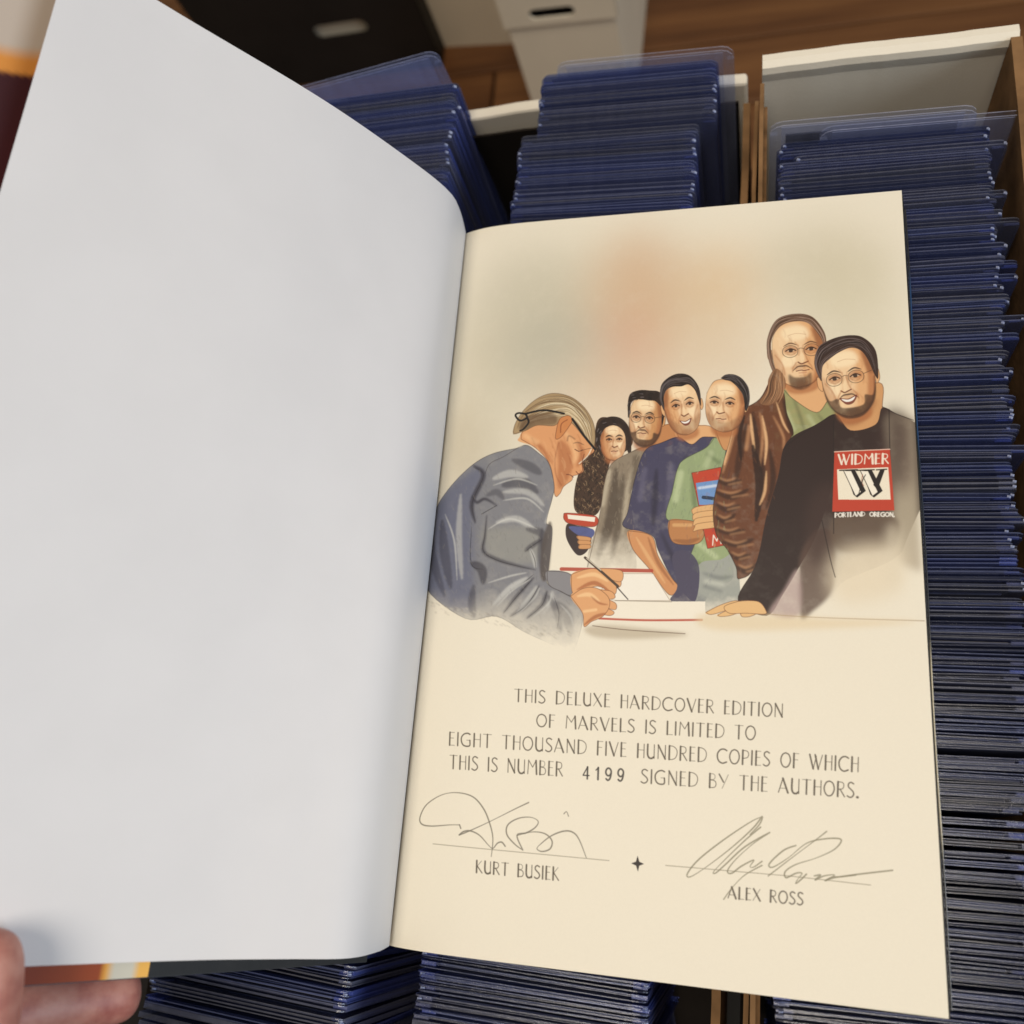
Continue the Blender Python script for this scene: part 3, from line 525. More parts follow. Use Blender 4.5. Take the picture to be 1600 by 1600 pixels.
# ---- lettering: condensed two-weight capitals, drawn from strokes (thick, thin)
GL = {  # width, list of (weight, points) with y 0 = baseline, 1 = cap height
 'A': (.58, [(1, [(.0, 0), (.24, 1)]), (1.5, [(.24, 1), (.56, 0)]), (.8, [(.1, .3), (.46, .3)])]),
 'B': (.44, [(1.5, [(.05, 0), (.05, 1)]), (.8, [(.05, 1), (.28, .98), (.36, .82), (.3, .62), (.08, .56)]), (.9, [(.08, .56), (.34, .5), (.43, .28), (.34, .04), (.05, 0)])]),
 'C': (.62, [(1.3, [(.6, .9), (.42, 1.0), (.2, .94), (.04, .7), (.02, .4), (.12, .12), (.34, -.02), (.6, .08)])]),
 'D': (.54, [(1.5, [(.05, 0), (.05, 1)]), (.9, [(.05, 1), (.3, .96), (.5, .76), (.54, .45), (.44, .14), (.24, .01), (.05, 0)])]),
 'E': (.36, [(1.5, [(.05, 0), (.05, 1)]), (.8, [(.05, 1), (.34, 1)]), (.8, [(.05, .56), (.3, .56)]), (.8, [(.05, 0), (.36, 0)])]),
 'F': (.36, [(1.5, [(.05, 0), (.05, 1)]), (.8, [(.05, 1), (.36, 1)]), (.8, [(.05, .56), (.3, .56)])]),
 'G': (.62, [(1.3, [(.56, .92), (.4, 1.0), (.18, .92), (.03, .68), (.02, .38), (.12, .1), (.32, -.01), (.56, .06), (.56, .46)]), (.8, [(.36, .46), (.58, .46)])]),
 'H': (.46, [(1.5, [(.05, 0), (.05, 1)]), (1, [(.44, 0), (.44, 1)]), (.8, [(.05, .56), (.44, .56)])]),
 'I': (.1, [(1.4, [(.05, 0), (.05, 1)])]),
 'K': (.46, [(1.5, [(.05, 0), (.05, 1)]), (.8, [(.4, 1), (.06, .5)]), (1.1, [(.1, .54), (.46, 0)])]),
 'L': (.36, [(1.5, [(.05, 0), (.05, 1)]), (.8, [(.05, 0), (.38, 0)])]),
 'M': (.66, [(1, [(.04, 0), (.08, 1)]), (.9, [(.08, 1), (.36, .5), (.58, 1)]), (1.5, [(.58, 1), (.64, 0)])]),
 'N': (.54, [(1, [(.05, 0), (.05, 1)]), (1.4, [(.05, 1), (.5, 0)]), (1, [(.5, 0), (.5, 1)])]),
 'O': (.62, [(1.2, [(.31, 1.01), (.13, .9), (.02, .6), (.04, .3), (.16, .06), (.32, -.01), (.48, .08), (.6, .36), (.6, .64), (.5, .9), (.31, 1.01)])]),
 'P': (.42, [(1.5, [(.05, 0), (.05, 1)]), (.9, [(.05, 1), (.32, .95), (.42, .74), (.34, .5), (.05, .42)])]),
 'R': (.46, [(1.5, [(.05, 0), (.05, 1)]), (.9, [(.05, 1), (.32, .96), (.4, .76), (.32, .54), (.06, .48)]), (1.1, [(.18, .5), (.46, 0)])]),
 'S': (.4, [(1.2, [(.36, .92), (.2, 1.01), (.06, .9), (.06, .7), (.2, .54), (.34, .38), (.38, .2), (.28, .03), (.14, -.01), (.0, .08)])]),
 'T': (.52, [(1.4, [(.26, 0), (.26, 1)]), (.8, [(.0, 1), (.52, 1)])]),
 'U': (.5, [(1.5, [(.05, 1), (.05, .3), (.14, .04), (.3, -.01), (.44, .1)]), (1, [(.46, 0), (.46, 1)])]),
 'V': (.54, [(1.5, [(.0, 1), (.3, 0)]), (.9, [(.3, 0), (.54, 1)])]),
 'W': (.8, [(1.4, [(.0, 1), (.24, 0)]), (.9, [(.24, 0), (.42, .9)]), (1.4, [(.34, 1), (.56, 0)]), (.9, [(.56, 0), (.8, 1)])]),
 'X': (.52, [(1.4, [(.02, 1), (.5, 0)]), (.8, [(.48, 1), (.0, 0)])]),
 'Y': (.54, [(1.3, [(.0, 1), (.27, .45)]), (.8, [(.54, 1), (.2, 0)])]),
 '.': (.1, [(1.8, [(.04, .03), (.06, .03)])]), ' ': (.36, []), ',': (.1, [(1.2, [(.06, .06), (.02, -.12)])]),
 '4': (.56, [(1.6, [(.4, 0), (.4, 1)]), (1.3, [(.4, 1), (.02, .3)]), (1.3, [(.02, .28), (.56, .28)])]),
 '1': (.3, [(1.7, [(.22, 0), (.22, 1)]), (1.3, [(.22, .98), (.02, .78)])]),
 '9': (.52, [(1.6, [(.5, .62), (.4, .42), (.2, .38), (.04, .55), (.04, .8), (.18, .99), (.36, .98), (.5, .8), (.5, .5), (.4, .12), (.22, -.01), (.06, .1)])]),
}
CURVED = set('BCDGOPRSU9')
def text(s, p0, p1, cap0, cap1, w=1.15, col=(68, 56, 40), gap=.16, alpha=.92):
    """set s on the baseline from p0 to p1; cap height runs cap0..cap1"""
    adv = []; x = 0
    for ch in s: adv.append(x); x += GL[ch][0] + gap
    tot = x - gap; dx, dy = p1[0] - p0[0], p1[1] - p0[1]
    for ch, a in zip(s, adv):
        for wt, pts in GL[ch][1]:
            q = []
            for u, v in pts:
                t = (a + u) / tot; c = cap0 + (cap1 - cap0) * t
                q.append((p0[0] + dx * t + c * v * .03, p0[1] + dy * t - c * v))
            stroke(q, w * (wt ** 1.6), col, alpha * (1 if wt > .85 else .85), sharp=(len(pts) < 4))
text('THIS DELUXE HARDCOVER EDITION', (804, 1096), (1223, 1120.5), 19, 20.5)
text('OF MARVELS IS LIMITED TO', (838.6, 1135), (1180, 1156), 19, 21)
text('EIGHT THOUSAND FIVE HUNDRED COPIES OF WHICH', (701, 1164), (1341, 1206), 20, 22.5)
text('THIS IS NUMBER', (702, 1200.5), (879, 1212.7), 20.5, 21.5)
text('4199', (911, 1216.5), (974, 1220.5), 18.5, 18.5, w=1.05, col=(34, 28, 26), gap=.6)
text('SIGNED BY THE AUTHORS.', (1001.7, 1223), (1341, 1246.5), 21, 23)
text('KURT BUSIEK', (744, 1363), (873, 1375.5), 18.5, 20)
text('ALEX ROSS', (1137.6, 1403), (1254.5, 1414), 17.5, 19)
text('WIDMER', zb((1028, 1088))[0], zb((1325, 1082))[0], 15, 15, w=1.5, col=(240, 226, 196), gap=.14)
text('PORTLAND', zb((1008, 1402))[0], zb((1185, 1394))[0], 6, 6, w=1.1, col=(236, 226, 204), gap=.12)
text('OREGON,', zb((1215, 1396))[0], zb((1362, 1398))[0], 6, 6, w=1.1, col=(236, 226, 204), gap=.12)
# ornament, rules
cx, cy = ze((1296, 1125))[0]
shape([(cx, cy - 12.5), (cx + 2.6, cy - 3), (cx + 10, cy + .5), (cx + 2.6, cy + 3.2), (cx + .5, cy + 12.5), (cx - 2.4, cy + 3), (cx - 10, cy - .5), (cx - 2.6, cy - 3)], (40, 30, 26), 1, sharp=True)
stroke(ze((130, 1013), (1135, 1108)), .8, (110, 98, 72), .85, sharp=True)
stroke(zf((0, 1135), (700, 1195), (1165, 1247)), .8, (120, 108, 80), .85, sharp=True)
# pencil autographs
PEN = (104, 96, 78)
for P_ in (((285, 905), (230, 905), (120, 912), (60, 900), (50, 860), (90, 790), (180, 735), (270, 722), (360, 745), (420, 810), (455, 890), (475, 980), (466, 1085)), ((285, 905), (292, 925)),
           ((283, 962), (340, 940), (460, 885), (600, 815), (678, 778)), ((283, 962), (310, 942), (350, 940), (400, 965), (450, 1020), (475, 1038), (500, 1010), (525, 1003), (545, 1026)),
           ((645, 1048), (600, 1015), (555, 960), (560, 905), (620, 868), (690, 862), (732, 885), (715, 920), (665, 950), (612, 965), (645, 1048)), ((612, 965), (700, 945), (770, 955), (810, 995), (800, 1040), (755, 1056), (725, 1040), (750, 1010), (810, 965), (880, 940), (930, 948), (965, 990), (1005, 1092)), ((878, 842), (893, 830), (904, 856))):
    stroke(ze(*P_), 1.6, PEN, .85, taper='pen')
for P_ in (((548, 858), (480, 890), (330, 990), (190, 1100), (125, 1180), (140, 1200), (230, 1145), (380, 1030), (500, 920), (548, 858), (535, 900), (480, 960)), ((540, 918), (460, 985), (350, 1090), (275, 1168), (285, 1178), (340, 1130), (450, 1030), (592, 948), (500, 1010), (400, 1100), (352, 1165), (375, 1180), (430, 1140), (500, 1105), (480, 1140), (500, 1145), (548, 1112)),
           ((548, 1135), (450, 1190), (380, 1260), (330, 1328)), ((915, 942), (860, 985), (720, 1090), (583, 1195)), ((740, 1022), (670, 1050), (590, 1125), (610, 1145), (700, 1090), (800, 1010), (900, 985), (985, 983), (995, 1005), (950, 1050), (850, 1095), (740, 1130), (680, 1170), (685, 1205), (740, 1180), (775, 1180), (750, 1215), (740, 1238), (770, 1215), (800, 1185)),
           ((845, 1195), (880, 1190), (850, 1218), (900, 1195), (960, 1190), (910, 1222), (960, 1205), (1100, 1185), (1290, 1163)), ((905, 1222), (950, 1200), (1000, 1200), (1080, 1190))):
    stroke(zf(*P_), 1.55, (116, 108, 78), .8, taper='pen')
canvas *= (1 + (GRAIN[..., None] - .5) * .03)
# ---------------------------------------------------------------- floor
wood = N('hardwood_floor'); wood.set(rough=.45, spec=.4)
oi = wood.new('ShaderNodeObjectInfo'); nz = wood.noise(3.2, 6, (.35, 5, 1), rough=.6)
ad = wood.new('ShaderNodeMath', operation='MULTIPLY_ADD'); ad.inputs[1].default_value = .35; wood.ln(oi.outputs['Random'], ad.inputs[0]); wood.ln(nz, ad.inputs[2])
wood.ln(wood.ramp(ad.outputs[0], [(.4, (.045, .017, .007)), (.6, (.15, .060, .020)), (.85, (.28, .125, .042))]), wood.b.inputs['Base Color']); wood.bump(nz, .1, .002)
FZ = -.87
fl = mesh('floor', *slab([(-3, -1.2), (3, -1.2), (3, 4.2), (-3, 4.2)], FZ - .05, FZ - .012), simple('subfloor', (.03, .015, .01), .9), None); tag(fl, kind='structure')
pm = None
for i in range(26):
    for j in range(3):
        x0 = -2.4 + j * 1.55 - (i % 3) * .5
        if pm is None:
            o = bevel(mesh('floor_plank', *slab([(0, 0), (1.545, 0), (1.545, .117), (0, .117)], 0, .012), wood.m, fl), .002); pm = o.data
        else:
            o = link(bpy.data.objects.new('floor_plank', pm)); o.parent = fl; m = o.modifiers.new('bevel', 'BEVEL'); m.width = .002; m.segments = 2
        o.location = (x0, .1 + i * .12, FZ - .012)
# ---------------------------------------------------------------- storage boxes standing on the floor
def storage_box(name, p0, p1, depth, h, mat, label, lip, hole_at, hole_mat, lipdrop=.05):
    """front face runs p0 -> p1 on the floor; body, lid with a handle hole cut through its front"""
    p0 = np.array(p0, float); p1 = np.array(p1, float); d = p1 - p0; L = np.linalg.norm(d); a = math.atan2(d[1], d[0])
    t = tag(empty(name, (p0[0], p0[1], FZ), a), label, 'storage box', 'storage boxes on the floor behind')
    th = .004
    parts = [slab([(0, th), (th, th), (th, depth), (0, depth)], .003, h), slab([(L - th, th), (L, th), (L, depth), (L - th, depth)], .003, h), slab([(th, depth - th), (L - th, depth - th), (L - th, depth), (th, depth)], .003, h), slab([(0, 0), (L, 0), (L, depth), (0, depth)], 0, .003)]
    mesh('side_panel', *join(parts), mat, t)
    hx, hz, hw, hh = hole_at
    def holed(x0, x1, z0, z1, y0, y1):
        n = 8; ring = []
        for k in range(4 * n):      # rounded slot
            an = 2 * math.pi * (k + .5) / (4 * n); cx = hx + (hw / 2 - hh / 2) * (1 if math.cos(an) > 0 else -1)
            ring.append((cx + hh / 2 * math.cos(an), hz + hh / 2 * math.sin(an)))
        outer = []
        for (x, z) in ring:
            dx, dz = (x - hx) / (hw / 2), (z - hz) / (hh / 2); s = max(abs(dx), abs(dz), 1e-6); dx /= s; dz /= s
            outer.append((x1 if dx > .999 else x0 if dx < -.999 else hx + dx * (hw / 2) + 0, z1 if dz > .999 else z0 if dz < -.999 else hz + dz * hh / 2))
        m = len(ring); V = []
        for y in (y0, y1): V += [(x, y, z) for x, z in ring] + [(x, y, z) for x, z in outer]
        cor = [(x0, z0), (x1, z0), (x1, z1), (x0, z1)]; F = []
        for k in range(m):
            k2 = (k + 1) % m
            F += [(k, k2, m + k2, m + k), (2 * m + k2, 2 * m + k, 3 * m + k, 3 * m + k2), (k2, k, 2 * m + k, 2 * m + k2)]
            A, B = outer[k], outer[k2]
            if abs(A[0] - B[0]) > 1e-6 and abs(A[1] - B[1]) > 1e-6:
                c = min(cor, key=lambda q: min(abs(q[0] - A[0]), abs(q[0] - B[0])) + min(abs(q[1] - A[1]), abs(q[1] - B[1])))
                b = len(V); V += [(c[0], y0, c[1]), (c[0], y1, c[1])]; F += [(m + k, m + k2, b), (3 * m + k2, 3 * m + k, b + 1)]
        return V, F
    z_l = h - lipdrop
    if hz > z_l:
        mesh('front_panel', *slab([(0, 0), (L, 0), (L, th), (0, th)], .003, z_l), mat, t)
        fp = holed(-.004, L + .004, z_l, h + .006, -.005, -.001)
    else:
        fp = None; mesh('front_panel', *holed(0, L, .003, h, 0, th), mat, t)
    lid = [slab([(-.004, -.005), (L + .004, -.005), (L + .004, depth + .005), (-.004, depth + .005)], h + .006, h + .010), slab([(-.004, -.001), (-.001, -.001), (-.001, depth + .001), (-.004, depth + .001)], z_l, h + .006), slab([(L + .001, -.001), (L + .004, -.001), (L + .004, depth + .001), (L + .001, depth + .001)], z_l, h + .006), slab([(-.004, depth + .001), (L + .004, depth + .001), (L + .004, depth + .005), (-.004, depth + .005)], z_l, h + .006)]
    if fp: lid.append(fp)
    mesh('lid', *join(lid), mat, t)
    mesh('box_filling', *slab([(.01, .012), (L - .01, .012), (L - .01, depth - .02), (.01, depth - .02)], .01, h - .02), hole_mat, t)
    return t
g = lambda px, py: unproject(px, py, FZ)[:2]
storage_box('storage_box', g(846, 205), g(992, 194), .42, .27, M_WBOX, 'white lidded cardboard box with dark handle slot standing nearest on the wood floor', True, (.066, .229, .062, .017), M_DARK, .060)
storage_box('storage_box', g(680, 74), g(840, 66), .40, .27, M_WBOX, 'plain white cardboard box farther back between the black box and the slotted white box', True, (.09, .25, .05, .016), M_DARK, .04)
storage_box('storage_box', g(380, 146), g(692, 104), .42, .27, M_BKBOX, 'black storage box with pale handle slot standing behind the sleeves at upper left', True, (.236, .104, .092, .026), M_WBOX, .03)
# ---------------------------------------------------------------- table that carries the card boxes
tb = tag(empty('table', (0, 0, 0)), 'dark table hidden under the open card boxes', 'table')
bevel(mesh('table_top', *slab([(-.32, -.35), (.34, -.35), (.34, .36), (-.32, .36)], -.165, -.135), M_TABLE, tb), .003)
for sx in (-.29, .31):
    for sy in (-.32, .33): mesh('leg', *slab([(sx - .02, sy - .02), (sx + .02, sy - .02), (sx + .02, sy + .02), (sx - .02, sy + .02)], FZ, -.165), M_TABLE, tb)
# ---------------------------------------------------------------- open card boxes
def wavy(x0, y0, x1, y1, th, z0, z1, amp=.0006, n=14, seed=0):
    """cardboard panel standing on a plan line, with slightly uneven top and face"""
    r = random.Random(seed); d = Vector((x1 - x0, y1 - y0)); L = d.length; d.normalize(); nn = Vector((-d.y, d.x)); V, F = [], []
    for i in range(n + 1):
        t = i / n; o = amp * math.sin(t * 7 + seed) + r.uniform(-amp, amp) * .5; zt = z1 + r.uniform(-amp, amp)
        for q in (0, 1):
            p = Vector((x0, y0)) + d * L * t + nn * (o + q * th)
            V += [(p.x, p.y, z0), (p.x, p.y, zt)]
    for i in range(n):
        a = 4 * i; b = a + 4
        F += [(a, b, b + 1, a + 1), (a + 2, a + 3, b + 3, b + 2), (a + 1, b + 1, b + 3, a + 3), (a, a + 2, b + 2, b)]
    F += [(0, 1, 3, 2), (4 * n, 4 * n + 2, 4 * n + 3, 4 * n + 1)]
    return V, F
BZ = -.1335
# two-row box (left)
A_ = tag(empty('card_box'), 'white cardboard box under the book holding the left and middle rows of sleeves', 'card box')
bevel(mesh('box_bottom', *slab([(-.118, -.12), (.097, -.12), (.115, .362), (-.10, .362)], BZ - .0015, BZ), M_DARK, A_), .0005)
o = bevel(mesh('back_panel', *wavy(-.100, .354, .110, .356, .006, BZ, -.044, seed=2), M_WCARD, A_), .0015)
mesh('front_panel', *wavy(-.114, -.12, .094, -.118, .004, BZ, -.05, seed=3), M_WCARD, A_)
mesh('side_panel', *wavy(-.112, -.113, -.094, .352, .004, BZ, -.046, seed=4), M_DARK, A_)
mesh('side_panel', *wavy(.0985, -.112, .1105, .352, .003, BZ, -.052, seed=5), M_KRAFT, A_)
mesh('shade_sheet', *wavy(-.097, .3505, .106, .3525, .0012, BZ, -.0525, seed=21), M_DARK, A_)  # dark sheet added to paint the shade on the back panel's inner face
# single-row box (right)
B_ = tag(empty('card_box'), 'open cardboard box at right with tall white back panel and brown kraft side walls', 'card box')
bevel(mesh('box_bottom', *slab([(.104, -.12), (.209, -.12), (.219, .347), (.114, .347)], BZ - .0015, BZ), M_DARK, B_), .0005)
V, F = [], []
prof = [(.3400, BZ), (.3400, -.0275), (.3390, -.0225), (.3395, -.0195), (.3420, -.0180), (.3455, -.0185), (.3470, -.0215), (.3475, BZ)]
n = 18
for i in range(n + 1):
    t = i / n; x = .1150 + t * .0962; w_ = .00025 * math.sin(t * 4 + 1) + random.uniform(-.0001, .0001)
    for y, z in prof: V.append((x + (.0012 if z > -.03 and i == 0 else 0), y + w_ + t * .0, z + (w_ if z > -.1 else 0)))
m = len(prof)
for i in range(n):
    for k in range(m - 1): F.append((i * m + k, (i + 1) * m + k, (i + 1) * m + k + 1, i * m + k + 1))
F += [tuple(range(m)), tuple(n * m + k for k in range(m))[::-1]]
mesh('back_panel', V, F, M_WCARD, B_, smooth=False)
mesh('front_panel', *wavy(.106, -.12, .208, -.12, .004, BZ, -.04, seed=8), M_KRAFT, B_)
for k, (o_, zt) in enumerate(((0, -.036), (.0026, -.0225), (.0046, -.033))):
    mesh('side_panel' if k == 1 else 'side_flap', *wavy(.1085 + o_ * .9, -.115, .1143 + o_ * .75, .3385 - .003 * k, .0016, BZ, zt, .0005, 20, seed=9 + k), M_KRAFT if k != 2 else M_KEDGE, B_)
mesh('side_panel', *wavy(.2065, -.115, .2125, .3395, .004, BZ, -.019, seed=13), M_KRAFT, B_)
# ---------------------------------------------------------------- card sleeves
def sleeve_geo(w=.0762, h=.1016, th=.0019, sh=.00042, r=.0024, rail=.0052, dh=0.0, dx=0.0, chip=False):  # chip adds the pale corner facet that paints a glint
    """two plates welded along frosted side rails, open at the top"""
    V, F, MI = [], [], []
    for q, (ya, yb) in enumerate(((-th / 2, -th / 2 + sh), (th / 2 - sh, th / 2))):
        H = h + dh * q; X = dx * q; out = []
        for k in range(4): a = math.pi / 2 - k * math.pi / 6; out.append((X + w / 2 - r + r * math.cos(a), H - r + r * math.sin(a)))
        out += [(X + w / 2, 0), (X - w / 2, 0)]
        for k in range(4): a = math.pi - k * math.pi / 6; out.append((X - w / 2 + r + r * math.cos(a), H - r + r * math.sin(a)))
        n = len(out); b = len(V); V += [(x, ya, z) for x, z in out] + [(x, yb, z) for x, z in out]
        F += [tuple(b + i for i in range(n)), tuple(b + n + i for i in range(n))[::-1]]; MI += [0, 0]
        for i in range(n): F.append((b + i, b + n + i, b + n + (i + 1) % n, b + (i + 1) % n)); MI.append(1 if n - 1 == i or i < 3 or i > 5 else 2)
    zt = h - r - .0004 + min(dh, 0)
    for s in (-1, 1):
        x0, x1 = sorted((s * (w / 2 - .0001 - abs(dx)), s * (w / 2 - rail))); b = len(V)
        V += [(x, y, z) for z in (.0003, zt) for x, y in ((x0, -th / 2 + sh), (x1, -th / 2 + sh), (x1, th / 2 - sh), (x0, th / 2 - sh))]
        for f in ((3, 2, 1, 0), (4, 5, 6, 7), (1, 2, 6, 5), (3, 0, 4, 7)): F.append(tuple(b + i for i in f)); MI.append(2)
        if chip:      # small pale facet, a glint put into the corner by colour
            b = len(V); cx = s * (w / 2 - .0012); V += [(cx - .0004, -.0005, h - .0006), (cx + .0009, -.0004, h - .0014), (cx + .0010, .0002, h - .0009), (cx - .0003, .0003, h - .0003), (cx + .0003, 0, h + .0001)]
            for f in ((0, 1, 4), (1, 2, 4), (2, 3, 4), (3, 0, 4)): F.append(tuple(b + i for i in f)); MI.append(3)
    # soft inner sleeve standing up round the card
    b = len(V); y0 = -.00012 + dx * .5; zz = h - .0022 + dh
    V += [(x, y, z) for z in (.002, zz) for x, y in ((-.0335, y0), (.0335, y0), (.0335, y0 + .00024), (-.0335, y0 + .00024))]
    for k, f in enumerate(((3, 2, 1, 0), (4, 5, 6, 7), (0, 1, 5, 4), (1, 2, 6, 5), (2, 3, 7, 6), (3, 0, 4, 7))): F.append(tuple(b + i for i in f)); MI.append(1 if k == 1 else 0)
    return V, F, MI
SM = [M_PL, M_PE, M_RAIL, M_GLINT]
sg = sleeve_geo(); protoA = mesh('card_sleeve', sg[0], sg[1], SM, None, mi=sg[2]); sleeve_me = protoA.data
def variant(mats=SM, **k):
    g_ = sleeve_geo(**k); me_ = bpy.data.meshes.new('card_sleeve'); me_.from_pydata(g_[0], [], g_[1])
    for m_ in mats: me_.materials.append(m_)
    me_.polygons.foreach_set('material_index', g_[2]); return me_
VAR = [sleeve_me, variant(dh=.0006, dx=.0003), variant(dh=-.0007, sh=.0003), variant(th=.0015, sh=.0003, dh=.0004, chip=True), variant(th=.0022, sh=.0005, dx=-.0004, chip=True), variant(dh=-.0003, dx=.0006, r=.0034), variant(th=.0017, sh=.00036, dh=.0009, r=.0015, chip=True)]  # chip=True gives the painted corner glint
protoC = mesh('card', *slab([(-.0318, -.00035), (.0318, -.00035), (.0318, .00035), (-.0318, .00035)], .003, .0925), M_CARDS, protoA); card_me = protoC.data
clear_me = variant([M_CL, M_CLE, M_CL, M_CLE], r=.005, th=.0024, sh=.0003, rail=.003)
rv = random.Random(77)
first = [True]; NS = [0]
def sleeve(x, y, z, lean, yaw, label, group, me=None, card=True, roll=0):
    if first[0]: o = protoA; c = protoC; first[0] = False
    else:
        o = link(protoA.copy()); c = link(protoC.copy()); c.parent = o
    o.data = me if me is not None else rv.choice(VAR)
    if not card: bpy.data.objects.remove(c, do_unlink=True)
    else: c.location = (rv.uniform(-.0004, .0004), 0, rv.uniform(0, .006))
    o.location = (x, y, z); o.rotation_euler = (lean, roll, yaw); tag(o, label, 'card sleeve', group); NS[0] += 1; return o
HID = []          # rows lying wholly under the book, joined
def hidden(x, y, z, lean, yaw):
    Mx = Matrix.Translation((x, y, z)) @ Matrix.Rotation(yaw, 4, 'Z') @ Matrix.Rotation(lean, 4, 'X')
    v, f = slab([(-.0381, -.0009), (.0381, -.0009), (.0381, .0009), (-.0381, .0009)], 0, .1012)
    HID.append(([tuple(Mx @ Vector(q)) for q in v], f))
rd = random.Random(5); ZB = -.1226
def row(xc0, xc1, y0, y1, pitch, jit, lean0, lean1, yawf, vis, label, group, zoff=0, big=.05, skip=lambda y: False):
    y = y0; xw = 0
    while y < y1:
        t = (y - y0) / (y1 - y0); lean = lean0 + (lean1 - lean0) * t
        xw = xw * .9 + rd.gauss(0, jit)
        dx = xw + rd.gauss(0, jit * .5)
        if rd.random() < big: dx += rd.choice((1, 1, -.4)) * rd.uniform(.0012, .006)
        args = (xc0 + (xc1 - xc0) * (y + .05) / .40 + dx, y + math.sin(-lean) * .0, ZB + zoff + rd.gauss(0, .0007), R_(lean + rd.gauss(0, .5)), R_(yawf(t) + rd.gauss(0, .4)))
        L = label(y) if callable(label) else label
        if vis(y): sleeve(*args, L, group)
        else: hidden(*args)
        y += pitch * rd.choice((.93, .97, 1.0, 1.0, 1.05, 1.2 if y > .12 else 1.0)) * (1 if y > .1 else .90)
# the foot of each sleeve sits lower in y than its top when it leans away; lean is negative = top away
row(.1545, .1605, -.028, .300, .00195, .0008, 0, -2.0, lambda t: 1.2 - 2.2 * t, lambda y: True,
    lambda y: 'blue-tinted rigid card sleeve in the right-hand row, right of the page’s lower lettering' if y < .06 else ('blue-tinted rigid card sleeve in the right-hand row, right of the painted group' if y < .2 else 'blue-tinted rigid card sleeve at the back of the right-hand row near the white panel'),
    'card sleeves in the right-hand row', big=.2)
ml = lambda y: 'blue-tinted rigid card sleeve in the middle row, below the cream page’s bottom edge' if y < .1 else ('blue-tinted rigid card sleeve in the middle row, just above the page’s top edge' if y < .318 else 'blue-tinted rigid card sleeve at the back of the middle row, beyond the step')
mv = lambda y: -.028 < y < .004 or y > .262
row(.0430, .0430 + .0103, -.050, .312, .00205, .0003, -1, -4, lambda t: -1 - 1.5 * t, mv, ml, 'card sleeves in the middle row', big=.02)
row(.0430 + .0065, .0430 + .0065 + .0103, .3155, .343, .00205, .0002, -4, -4, lambda t: -2.5, mv, ml, 'card sleeves in the middle row', big=.0)
row(-.0615, -.0555, -.050, .350, .0021, .0004, -3, -5, lambda t: -3.5 + 3.5 * t, lambda y: -.038 < y < .002 or y > .266,
    lambda y: 'blue-tinted rigid card sleeve in the left row, under the book’s raised front cover' if y < .1 else 'blue-tinted rigid card sleeve in the left row, beside the curved top of the white leaf',
    'card sleeves in the left row', zoff=-.001, big=.02)
V, F = join(HID); h = mesh('card_sleeve_rows', V, F, M_PL, None); tag(h, 'blue-tinted card sleeves filling the boxes out of sight under the open book', 'card sleeves', kind='stuff')
# the ones that stand out
S1 = 'standing out card sleeves'
sleeve(.176, .3035, ZB + .0005, R_(-2), R_(-1.5), 'clear sleeve shifted far right at the back of the right-hand row, reaching the box wall', None, me=clear_me, card=False)
sleeve(.1568, .3062, ZB + .0030, R_(-2), R_(-1.5), 'rearmost clear-edged sleeve of the right-hand row against the white back panel', None, me=clear_me)
sleeve(.0665, .3495, ZB + .003, R_(-2), R_(-2.5), 'clear rounded sleeve at the very back of the middle row, shifted right', None, me=clear_me, card=False)
sleeve(-.056, .3535, ZB + .010, R_(-3), R_(6), 'tall clear sleeve leaning at the back of the left row, above the others', None, me=clear_me, card=False, roll=R_(-3))
for (px, py, lab) in ((1575, 300, 'sleeve poking out with a pointed corner near the top of the right-hand row'), (1592, 408, 'blue sleeve poking out right beside the washed top of the picture'), (1603, 497, 'sleeve poking out farthest right of the right-hand row'), (1588, 620, 'pale sleeve end poking out right, level with the bearded painted faces'), (1594, 800, 'grey sleeve end poking out right, level with the red shirt print'), (1600, 838, 'grey sleeve poking out right, just below the shirt print')):
    p = unproject(px, py, -.0215); sleeve(p[0] - .0381, p[1], ZB + .0003, 0, R_(.5 if py > 700 else -.5), lab, None)
# ---------------------------------------------------------------- the open book
BK_ = tag(empty('open_book'), 'open hardcover book with blank white leaf at left and printed cream signature page at right', 'book')
img = bpy.data.images.new('page_print', TW, TH, alpha=False, float_buffer=False)
s_ = np.clip(canvas[::-1], 0, 1); s_ = np.where(s_ < .0031308, s_ * 12.92, 1.055 * s_ ** (1 / 2.4) - .055)
buf = np.ones((TH, TW, 4), np.float32); buf[..., :3] = s_; img.pixels.foreach_set(buf.ravel()); img.update(); img.pack()
pr = N('printed_cream_page'); pr.set(rough=.5, spec=.3)
ti = pr.new('ShaderNodeTexImage', image=img, extension='EXTEND', interpolation='Cubic'); uvn = pr.new('ShaderNodeUVMap', uv_map='uv'); pr.ln(uvn.outputs[0], ti.inputs[0])
mul = pr.new('ShaderNodeMix', data_type='RGBA', blend_type='MULTIPLY'); mul.inputs[0].default_value = 1
pr.ln(ti.outputs[0], mul.inputs[6]); mul.inputs[7].default_value = (*PRINTK, 1); pr.ln(mul.outputs[2], pr.b.inputs['Base Color']); pr.bump(pr.noise(2500, 3), .10, .0001)
